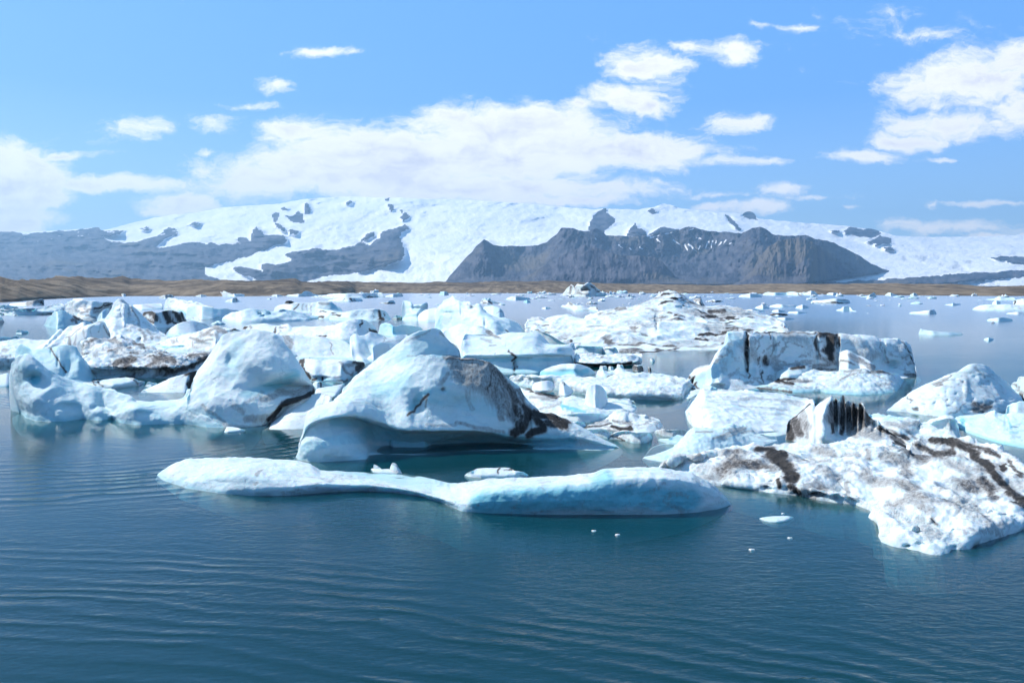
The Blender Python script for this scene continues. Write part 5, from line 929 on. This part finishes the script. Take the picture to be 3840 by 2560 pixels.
berg('smooth white slab-like iceberg with straight lower ledge, right behind the mitten-shaped berg', 'B',
 '480,760 700,760 900,758 1130,756', [(.4, '480,735 700,732 900,730 1125,740'), (1.2, '480,705 700,705 900,705 1080,718'), (1.5, '478,690 700,690 900,695 1070,705'), (5, '300,510 400,508 480,512 600,516 700,520 780,528 850,545 920,555 980,570 1010,595 1030,620 1060,660')],
 style='smooth', back=4, sharp=12, base_blue=.05, foot_blue=.4, amp=.8, dirt=['830,570 850,640 856,690 8 .55', '440,520 470,560 460,640 34 .5', '400,520 420,580 20 .4', '650,715 8 .8', '684,718 8 .8'], blue=['520,715 900,718 1100,735 9 .5'])
floe('little white cube of ice perched on the ridge behind the smooth slab-like iceberg', 'B', '412,505 445,520 482,512', '414,470 425,448 460,442 480,455', 1.5, style='smooth')
berg('white saddle-shaped iceberg with soft blue hollows, behind the wave-shaped berg\'s left slope', 'B',
 '1050,760 1150,775 1300,740 1450,700 1560,640', [(2, '1010,640 1100,680 1200,700 1300,650 1450,610 1560,590'), (4, '1000,600 1060,570 1140,600 1230,600 1340,560 1450,560 1560,560'), (7, '1000,560 1020,520 1045,500 1065,495 1090,515 1150,505 1195,470 1230,480 1290,500 1340,520 1400,520 1460,505 1560,500')],
 style='smooth', back=4, sharp=10, base_blue=.1, amp=1.2, blue=['1030,540 1160,560 1240,580 30 .4'], dirt=['1330,530 1340,570 8 .5', '1360,570 1500,540 14 .25', '1150,700 1200,690 14 .22'], dents=[(1150, 630, 50, 60, -1), (1230, 600, 20, 30, .6)])
berg('knobby white ice horn behind the left slope of the wave-shaped berg', 'B', '1150,765 1240,760 1360,700', [(1.5, '1152,740 1190,700 1225,680 1215,645 1212,618 1240,598 1290,572 1340,575 1390,600')], style='smooth', base_blue=.06, back=2, sharp=6)
berg('blocky white iceberg with dark stained corners and a scalloped teal base', 'B',
 '560,860 620,920 700,935 760,930 850,935 950,936 1020,900 1080,850', [(.2, '545,820 620,885 700,885 780,890 860,885 950,890 1020,870 1085,830'), (.4, '535,780 620,850 700,860 780,870 860,870 950,870 1020,850 1090,815'), (1.2, '528,750 600,780 700,790 800,790 900,790 980,800 1060,790 1120,790'), (2.5, '526,735 560,733 600,724 680,726 760,738 830,728 920,728 980,738 1060,748 1130,756 1165,770')],
 style='snow', back=3, sharp=10, base_blue=.1, foot_blue=.85, amp=.9, dirt=['530,740 575,735 570,800 590,860 620,900 20 .95', '1050,760 1130,770 1090,820 26 .8', '930,750 960,820 1020,870 16 .6', '980,760 1040,790 16 .5', '650,920 680,910 16 .9', '740,900 742,930 12 .9', '900,920 980,925 18 .7', '930,740 12 .5'], dents=[(930, 790, 16, 60, .4), (740, 900, 60, 16, -.5)])
floe('thin blue-edged floe with one dark notch, right below the blocky iceberg with stained corners', 'B', '660,965 700,998 760,996 850,985 900,970', '664,940 720,936 800,924 860,928 968,938', .6, dirt=['738,940 742,990 8 .9'], style='smooth')
floe('flat pinkish white floe wedged between the mitten-shaped and the wave-shaped icebergs', 'B', '690,1050 780,1080 860,1090 900,1060', '692,1003 760,990 850,970 980,938', .3, grime=.25, foot_blue=0, style='pit')
berg('dirty layered white iceberg with brown tilted bands, left of the pyramid peak', 'A',
 '620,330 700,360 780,362 850,362 890,358 1000,330', [(1.5, '605,290 700,320 780,330 860,330 1000,310'), (5, '600,262 620,220 640,196 700,182 770,184 800,195 860,198 920,210 970,200 1030,212 1034,260')],
 style='wrinkle', back=5, sharp=8, base_blue=.06, grime=.25, lines=.5, dirt=['860,270 940,240 1030,215 12 .9', '860,300 980,250 9 .6', '780,330 880,355 10 .6', '700,280 800,300 12 .35', '640,260 700,240 8 .3', '960,215 1030,215 12 .6', '660,320 760,350 12 .35'])
berg('bright blue rough iceberg with a black wedge at its right, in the left middle distance', 'A',
 '405,415 450,430 520,442 600,438 700,420 800,402 888,390', [(1.5, '405,400 460,380 540,370 620,360 720,360 884,388'), (4, '408,395 440,355 470,325 495,300 520,285 580,275 610,285 640,310 700,330 760,365 820,375 884,384')],
 style='lump', back=4, base_blue=.5, foot_blue=.7, dirt=['690,335 740,360 860,385 12 1.0', '660,355 720,385 20 .7', '700,340 700,390 14 .8'], amp=.8)
berg('light blue knob of ice between the bright blue rough berg and the pyramid', 'A', '890,370 930,385 990,380 1020,360', [(2.5, '892,345 920,310 950,280 975,262 1015,250')], style='smooth', base_blue=.4)
floe('long flat floe with a teal side at the far left', 'A', '-60,312 0,318 120,325 240,325 400,322 500,312 560,295', '-60,262 60,275 150,262 300,262 430,248 500,225 560,215 610,240', 1.6, rim=1.3, style='snow', foot_blue=.6, dirt=['200,270 300,260 6 .3', '540,250 610,260 10 .4'])
floe('flat floe with a blue rim just behind the teal-sided one at far left', 'A', '-60,275 40,280 130,272 170,262', '-60,240 0,232 60,225 110,235 165,250', 1.6, rim=1.2, style='snow', base_blue=.25)
berg('brown wedge of dirty ice tapering to the left, before the bare shore at far left', 'A', '80,232 200,236 300,236 408,230', [(4, '88,214 150,212 220,208 280,195 340,182 385,171 400,180 410,222')], style='smooth', back=4, base_blue=0, foot_blue=0, grime=.25, dirt=['250,220 320,200 390,185 24 .6', '380,200 400,220 16 .95', '160,230 300,225 8 .4'])
berg('grey corner of an iceberg cut by the left edge, above the smooth snow-white one', 'A', '-80,420 0,418 25,400 42,385', [(2, '-80,340 0,335 20,345 40,372')], style='smooth', grime=.3, dirt=['0,380 30,410 20 .5'])
floe('grey translucent floe near the left edge, in front of the snow-white iceberg', 'A', '-60,570 0,565 90,552 190,545', '-60,535 0,525 60,520 100,530 150,515 188,535', .6, base_blue=.3, grime=.15)
floe('small grey translucent floe, the farther of two near the left edge', 'A', '142,488 200,492 262,486', '142,470 175,455 210,465 260,482', .6, base_blue=.3, grime=.15)
floe('thin white sliver of a floe below the long teal-sided one at far left', 'A', '90,322 130,328 168,322', '92,317 130,314 166,318', .25)
floe('small round white floe at the left edge, beside the teal-sided one', 'A', '-20,322 10,326 38,316', '-20,302 10,296 36,308', .7)
berg('blue winged iceberg with upswept tips, left of the peaked pale blue one', 'B',
 '1490,368 1560,374 1640,376 1700,370', [(1, '1500,335 1560,330 1640,330 1690,330'), (1.5, '1520,310 1570,300 1640,295 1690,295'), (4, '1475,188 1520,190 1570,200 1590,235 1620,225 1660,230 1700,212 1722,205 1728,240 1715,280')],
 style='smooth', back=3, sharp=8, base_blue=.3, foot_blue=.5, amp=1, blue=['1510,330 1680,330 14 .7'], dents=[(1640, 260, 60, 16, -1.2)])
berg('white dome with a thin blue underside, right beside the blue winged iceberg', 'B', '1640,378 1720,384 1810,384', [(4, '1626,345 1650,310 1700,275 1750,265 1800,255 1840,270')], style='smooth', base_blue=.05, foot_blue=.4, back=4)
floe('low blue rubble with a brown tip, right of the white and teal iceberg', 'B', '1395,362 1440,368 1500,362', '1400,350 1430,320 1470,328 1500,345', 1.0, base_blue=.5, dirt=['1400,358 1450,360 10 .6'])
# ---------------------------------------------------------------- far across the lagoon
berg('tall sculpted white iceberg with grey folds, highest before the far brown shore', 'C',
 '755,142 800,144 860,146 900,150 960,152 1020,152 1080,146 1132,142', [(4, '757,132 775,110 800,80 825,48 845,44 862,60 868,90 880,60 888,38 915,44 955,48 975,32 1000,26 1025,34 1050,55 1085,80 1110,100 1130,128')],
 style='crag', S=6, back=14, sharp=8, base_blue=.05, foot_blue=.2, amp=1.2, dirt=['840,60 830,120 16 .7', '950,55 1000,90 940,90 12 .7', '1020,50 1080,100 1100,110 10 .7', '910,60 900,120 8 .4', '890,120 1000,130 10 .6', '790,95 800,130 6 .4'], dents=[(870, 100, 14, 40, -6), (970, 90, 40, 20, -5), (1030, 110, 14, 40, -4), (920, 90, 14, 40, 4)])
for lab, w, t, z, kw in (
 ('lumpy white floe with a round dark knob at left, below the sculpted iceberg', '740,244 820,262 860,285 940,286 1020,286 1090,288', '742,232 790,228 808,200 830,198 850,212 880,235 930,232 1000,262 1015,245 1060,243 1090,255', 3, dict(dirt=['830,205 850,240 12 .85', '1075,260 1085,285 8 .9', '950,275 1010,280 5 .5'])),
 ('small pale crumb of ice left of the floe with the round dark knob', '560,262 600,268 655,264', '562,258 600,248 650,252', 1, {}),
 ('brown streaked ice hummocks in the far centre, left of the sculpted white iceberg', '0,212 60,220 140,218 232,216', '2,180 60,184 110,190 160,196 230,208', 3, dict(dirt=['20,190 60,215 10 .7', '70,190 110,215 9 .8', '130,200 180,215 6 .6'])),
 ('flat white floe with soft hummocks, left of the sculpted white iceberg', '235,180 320,186 400,184 470,182', '240,165 300,148 380,150 440,158 470,168', 2.5, {}),
 ('small teal block low in the water below the flat white hummocked floe', '398,205 430,210 468,208', '400,190 430,180 466,192', 2, dict(base_blue=.7)),
 ('dirty striped low iceberg, long and grey, on the far lagoon behind the huge hummocky one', '2070,198 2150,204 2240,202', '2072,190 2150,180 2238,186', 2, dict(dirt=['2090,195 2220,198 7 .85']))):
    berg(lab, 'C', w, [(z, t)], style='lump', base_blue=kw.pop('base_blue', .08), name='ice_floe', cat='ice floe', **kw)
for lab, w, t, z, kw in (
 ('low black sliver of dirty ice beyond the wall berg', '384,272 450,278 525,272', '388,258 450,258 528,262', .9, dict(dirt=['380,270 530,268 12 1.0'])),
 ('long dirty topped floe with a dark edge, on the far lagoon at right', '700,178 800,182 900,183 1010,180', '704,160 800,155 880,148 960,146 1010,158', 3, dict(dirt=['720,180 850,182 4 .7', '860,182 990,178 6 .95', '900,152 1000,158 4 .4'])),
 ('flat white floe just below the low black sliver, beyond the wall berg', '420,300 500,308 577,302', '424,294 500,290 575,295', .6, {}),
 ('flat white floe left of the low black sliver, beyond the wall berg', '155,245 250,250 350,244', '158,232 250,226 348,234', 1, {}),
 ('double humped white floe in the far right lagoon, above the low black sliver', '380,208 480,212 590,208', '382,198 440,185 520,192 588,192', 2, {}),
 ('white floe touching the double humped one at its right end', '582,218 640,222 692,216', '584,205 640,190 690,206', 2, {}),
 ('ragged white floe left of the double humped one', '268,218 330,224 385,220', '270,210 330,190 384,210', 2, {}),
 ('long thin white floe right of the low black sliver', '520,255 600,260 678,256', '522,246 600,242 676,250', .8, {}),
 ('long thin white floe above the low black sliver', '398,245 450,250 512,246', '400,234 450,228 510,238', 1, {}),
 ('white floe with a rounded hump and blue foot, out in the right lagoon', '895,236 950,240 1000,238 1060,246', '900,226 940,222 945,205 980,198 1015,212 1020,235 1058,240', 2, dict(base_blue=.2)),
 ('forked white floe rising to its right, out in the blue water at right', '1460,260 1540,264 1620,266 1680,262', '1465,248 1540,245 1600,235 1660,228 1670,245 1678,256', 1.6, {}),
 ('large flat snow-covered iceberg at the far right edge', '1950,232 2050,236 2200,238 2352,238 2500,236', '1952,220 2010,200 2100,192 2200,190 2352,196 2500,200', 5, dict(base_blue=.1)),
 ('rounded white block beyond the large flat snow-covered iceberg at far right', '2105,190 2140,192 2175,190', '2106,172 2135,158 2172,166', 3, {}),
 ('thin grey floe under the large flat snow-covered iceberg at far right', '2210,262 2300,266 2400,264', '2212,256 2300,246 2398,250', 1, dict(dirt=['2300,255 8 .2'])),
 ('arched grey iceberg with a dark leg, cut by the far right edge', '2270,192 2352,195 2460,194', '2260,165 2300,150 2352,140 2460,140', 5, dict(dirt=['2275,160 2285,190 8 .95', '2300,150 2450,142 5 .4'], base_blue=.2)),
 ('translucent grey floe with a raised left tip, alone in the blue water at right', '1535,418 1650,424 1780,424 1880,420', '1537,400 1550,372 1575,385 1640,392 1700,402 1800,404 1878,410', .6, dict(base_blue=.45)),
 ('small oval translucent floe drifting alone right of the wall berg', '2040,462 2080,466 2120,460', '2042,452 2080,444 2118,452', .35, dict(base_blue=.4)),
 ('translucent pale floe at far right, below the thin grey one', '2062,314 2150,320 2268,316', '2066,302 2120,296 2180,288 2264,298', .9, dict(base_blue=.4)),
 ('tiny brown lump on the water below the translucent pale floe at far right', '2100,332 2115,335 2132,331', '2102,327 2115,321 2130,328', .5, dict(dirt=['2115,328 14 .8'])),
 ('small teal winged ice shape in the pale water at far right', '1735,192 1800,200 1870,190', '1738,188 1790,185 1805,172 1820,182 1868,184', 2, dict(base_blue=.8)),
 ('grey pointed berg with long flat sides on the far shore side at right', '2050,152 2160,158 2290,158', '2060,146 2120,144 2160,122 2200,135 2288,135', 6, dict(base_blue=.4)),
 ('white shark-fin shaped iceberg near the far shore at right', '1080,130 1150,134 1215,130', '1090,125 1140,124 1165,110 1190,94 1204,108 1212,122', 4, dict(base_blue=.3)),
 ('white peaked iceberg near the far shore, right of the shark-fin shaped one', '1270,120 1320,124 1380,120', '1275,115 1300,100 1318,98 1340,108 1375,116', 4, {}),
 ('blue square topped iceberg near the far shore at right', '1466,122 1495,125 1530,122', '1470,110 1485,108 1502,98 1515,104 1530,112', 4, dict(base_blue=.6)),
 ('long white and blue iceberg before the far shore, behind the wall berg', '328,116 420,120 520,118 640,122', '330,104 370,92 400,97 500,96 520,92 560,90 600,98 636,112', 8, dict(base_blue=.3, dirt=['600,110 640,118 6 .9'])),
 ('craggy white iceberg right of the long white and blue one, before the far shore', '636,114 700,118 760,116', '640,106 670,94 700,84 735,86 745,100 758,108', 6, dict(base_blue=.15)),
 ('low white flat-topped iceberg by the far shore, right of the craggy one', '822,114 870,118 925,116', '824,102 850,98 880,100 900,97 922,110', 5, {}),
 ('white broad floe at the left of the far lagoon, behind the huge hummocky iceberg', '140,130 230,136 330,132', '142,122 170,112 230,106 290,108 326,118', 5, dict(base_blue=.2))):
    berg(lab, 'D', w, [(z, t)], style='snow', name='ice_floe', cat='ice floe', base_blue=min(.3, kw.pop('base_blue', .06)), **kw)
for lab, w, t, z, kw in (
 ('white humped iceberg with grey front, alone before the dark bank at far left', '745,180 775,184 805,181', '747,172 762,162 780,162 803,172', 4, dict(dirt=['770,172 790,178 6 .4'])),
 ('small ragged white floe just right of the humped one before the dark bank', '808,182 850,186 890,182', '812,174 850,168 885,176', 2, {}),
 ('broad white iceberg in two humps on the far left water', '1140,176 1200,182 1290,180', '1142,158 1160,150 1210,150 1240,153 1265,154 1285,168', 5, {}),
 ('brown tinged low iceberg in front of the broad two humped one at far left', '1092,198 1140,202 1205,196', '1094,188 1130,178 1170,172 1200,180', 3, dict(dirt=['1150,180 1180,190 10 .6', '1100,195 1150,190 5 .4'])),
 ('flat white floe in the middle of the far left water', '1345,186 1385,190 1430,186', '1347,182 1385,173 1426,180', 2, {}),
 ('long white iceberg rising to a blunt left hump, before the dark bank at left', '1470,180 1540,186 1620,188 1704,184', '1472,174 1500,158 1530,152 1560,158 1600,166 1660,168 1700,176', 5, {}),
 ('small brown sail-shaped iceberg in the still water at left', '1548,224 1600,226 1672,222', '1552,216 1590,205 1620,192 1635,195 1640,215 1670,219', 2, dict(dirt=['1625,200 1632,220 8 .8', '1560,220 1600,212 4 .3'])),
 ('small white floe before the far dark bank, right of the long blunt humped one', '1868,184 1905,187 1950,184', '1870,178 1905,172 1946,180', 2, {}),
 ('lumpy white iceberg with a tall square hump at left of the far shore', '1970,184 2050,188 2120,186 2200,182', '1974,176 2020,172 2080,168 2090,152 2115,148 2140,155 2160,170 2196,176', 5, {}),
 ('tiny white crumb of ice below the square humped white iceberg', '1840,206 1858,208 1876,206', '1842,202 1858,198 1874,203', 1, {})):
    berg(lab, 'P', w, [(z, t)], style='snow', name='ice_floe', cat='ice floe', base_blue=.05, **kw)
for lab, w, t, z, kw in (
 ('long flat white iceberg with a brown left end, far left of centre', '650,160 800,165 960,170 1140,168 1240,160 1330,160', '655,148 760,145 830,128 960,122 1080,126 1200,124 1325,128', 9, dict(dirt=['650,155 860,150 5 .5', '1150,145 1220,162 10 .8'])),
 ('white low iceberg striped with thick black bands, in front of the long flat one', '802,192 900,198 1000,199 1130,195', '806,188 880,172 960,162 1040,165 1120,172 1132,186', 4, dict(dirt=['945,180 935,198 6 .9', '1000,168 1040,195 12 .85', '870,185 900,190 6 .3', '1060,180 1080,195 8 .6'])),
 ('flat brown raft of ice with a teal knob, drifting in still water left of centre', '1278,214 1350,220 1430,216', '1282,204 1350,204 1380,186 1420,186 1428,205', 1.8, dict(dirt=['1280,210 1425,210 9 .75'], base_blue=.4)),
 ('white floe right of the long flat one with the brown left end', '1330,152 1400,158 1500,152', '1334,144 1400,132 1500,118', 6, {}),
 ('squared teal iceberg like a castle on the far water left of centre', '1830,138 1875,142 1920,138', '1832,106 1860,104 1900,106 1918,122', 5, dict(base_blue=.5, style='crag')),
 ('small white floe with a peaked hump, far left of centre', '288,150 340,154 396,150', '290,142 335,134 394,142', 3, {})):
    berg(lab, 'B', w, [(z, t)], name='ice_floe', cat='ice floe', style=kw.pop('style', 'snow'), base_blue=kw.pop('base_blue', .05), **kw)

# scattered brash: one mesh of each of ten shapes, copied
def brash_shape(kind, seed):
    n, m = 20, 9
    th = np.linspace(0, 2 * math.pi, n, endpoint=False); ph = np.linspace(0, math.pi / 2, m)
    T, Pp = np.meshgrid(th, ph, indexing='ij')
    flat = (.16, .28, .5)[kind]
    r = 1 + .38 * pnoise(np.stack([np.cos(T) * 1.3 + seed * 9, np.sin(T) * 1.3, Pp * .6], -1))
    cz = np.cos(Pp); sz = np.sin(Pp) ** (.55 if kind == 0 else .8)
    V = np.stack([r * np.cos(T) * sz, r * np.sin(T) * .6 * sz, flat * cz], -1)
    V[..., 2] *= 1 + .9 * pnoise(V * np.array([2.2, 2.2, .5]) + seed * 5) + (.5 * np.maximum(0, pnoise(V * 1.2 + seed)))
    V += .07 * fbm(V * 4 + seed, 3, 'b')[..., None] * np.array([1, 1, .6])
    V[:, -1, 2] = -.15
    j = np.arange(n); F4 = []
    for a in range(m - 1):
        F4.append(np.stack([j * m + a, j * m + a + 1, ((j + 1) % n) * m + a + 1, ((j + 1) % n) * m + a], 1))
    dirty = seed % 5 == 3
    d = np.full((n, m), .0) + (.75 * sstep(.0, .4, pnoise(V * 2.3 + 7)) if dirty else 0)
    b = np.full((n, m), .45 if seed % 4 == 1 else .06); b = np.maximum(b, .5 * sstep(.12, 0, V[..., 2]))
    tone = np.stack([d, b, np.full((n, m), 1.5), np.ones((n, m))], -1)
    return V.reshape(-1, 3), np.concatenate(F4), tone.reshape(-1, 4), dirty
def brash():
    rnd = random.Random(11)
    proto = [(brash_shape(k % 3, k), k) for k in range(12)]
    zones = [  # crop, x0, x1, y0, y1, count, size px min/max (photo px), group, label, name
      ('N', 1960, 2760, 1100, 1122, 80, 9, 46, 'crowded ice floes by the far shore, centre', 'white ice floe in the crowded field across the middle of the far lagoon'),
      ('N', 1280, 1960, 1098, 1114, 40, 8, 40, 'crowded ice floes by the far shore, left of centre', 'white ice floe in the row along the far shore left of centre'),
      ('N', 2760, 3840, 1101, 1116, 48, 8, 42, 'ice floes strung along the far shore at right', 'white ice floe strung along the far shore at right'),
      ('N', 2760, 3500, 1118, 1150, 28, 10, 46, 'scattered floes beyond the wall berg', 'small white floe scattered on the water beyond the wall-like iceberg'),
      ('N', 3250, 3840, 1118, 1200, 7, 8, 26, 'scattered grey chips in the pale water at far right', 'small greyish chip of ice in the pale open water at far right'),
      ('N', 1600, 2300, 1116, 1150, 30, 8, 40, 'scattered floes in the far centre water', 'small white floe scattered on the far water below the sculpted iceberg'),
      ('N', 300, 1300, 1212, 1300, 16, 50, 150, 'ice chunks wedged among the bergs left of centre', 'white ice chunk wedged among the crowded icebergs left of centre'),
      ('N', 2330, 2480, 1120, 1165, 8, 8, 26, 'scattered floes in the far centre water', 'small white floe scattered on the far water below the sculpted iceberg')]
    for crop, x0, x1, y0, y1, cnt, s0, s1, grp, lab in zones:
        for _ in range(cnt):
            px = rnd.uniform(x0, x1); py = y0 + (y1 - y0) * rnd.random() ** 1.3
            (V, Fc, T, dirty), k = rnd.choice(proto)
            g = at_height(px, py, 0); ppm = F / g[1]
            s = (s0 + (s1 - s0) * rnd.random() ** 2.5) / ppm / 2
            key = 'mesh%d' % k
            if key not in brash.done:
                o = mesh_obj('ice_floe', V, Fc, ICE, T, loc=np.zeros(3)); brash.done[key] = o
            else:
                o = brash.done[key].copy(); SC.collection.objects.link(o)
            o.location = g; o.rotation_euler = (0, 0, rnd.uniform(-.5, .5) + (math.pi if rnd.random() < .5 else 0))
            zs = rnd.uniform(.7, 1.5)
            o.scale = (s, s * rnd.uniform(.8, 1.6), s * zs)
            o['label'] = lab; o['category'] = 'ice floe'; o['group'] = grp
brash.done = {}
brash()

# ---------------------------------------------------------------- the air
def mk_haze():
    m = bpy.data.materials.new('haze_air'); m.use_nodes = True; q = NT(m.node_tree)
    q.n.remove(q.n['Principled BSDF']); out = q.n['Material Output']
    v = q.node('ShaderNodeVolumePrincipled'); v.inputs['Color'].default_value = (.37, .66, .96, 1)
    v.inputs['Density'].default_value = HAZE; v.inputs['Anisotropy'].default_value = .25
    q.l.new(v.outputs[0], out.inputs['Volume'])
    X, Y0, Y1, Z0, Z1 = 22000, -2000, 15800, -8, 1560
    V = np.array([(x, y, z) for x in (-X, X) for y in (Y0, Y1) for z in (Z0, Z1)], float)
    Fc = np.array([(0, 1, 3, 2), (4, 6, 7, 5), (0, 4, 5, 1), (2, 3, 7, 6), (0, 2, 6, 4), (1, 5, 7, 3)])
    o = mesh_obj('haze', V, Fc, m, None, loc=np.zeros(3), smooth=False); o['kind'] = 'stuff'
HAZE = 5.6e-5
mk_haze()
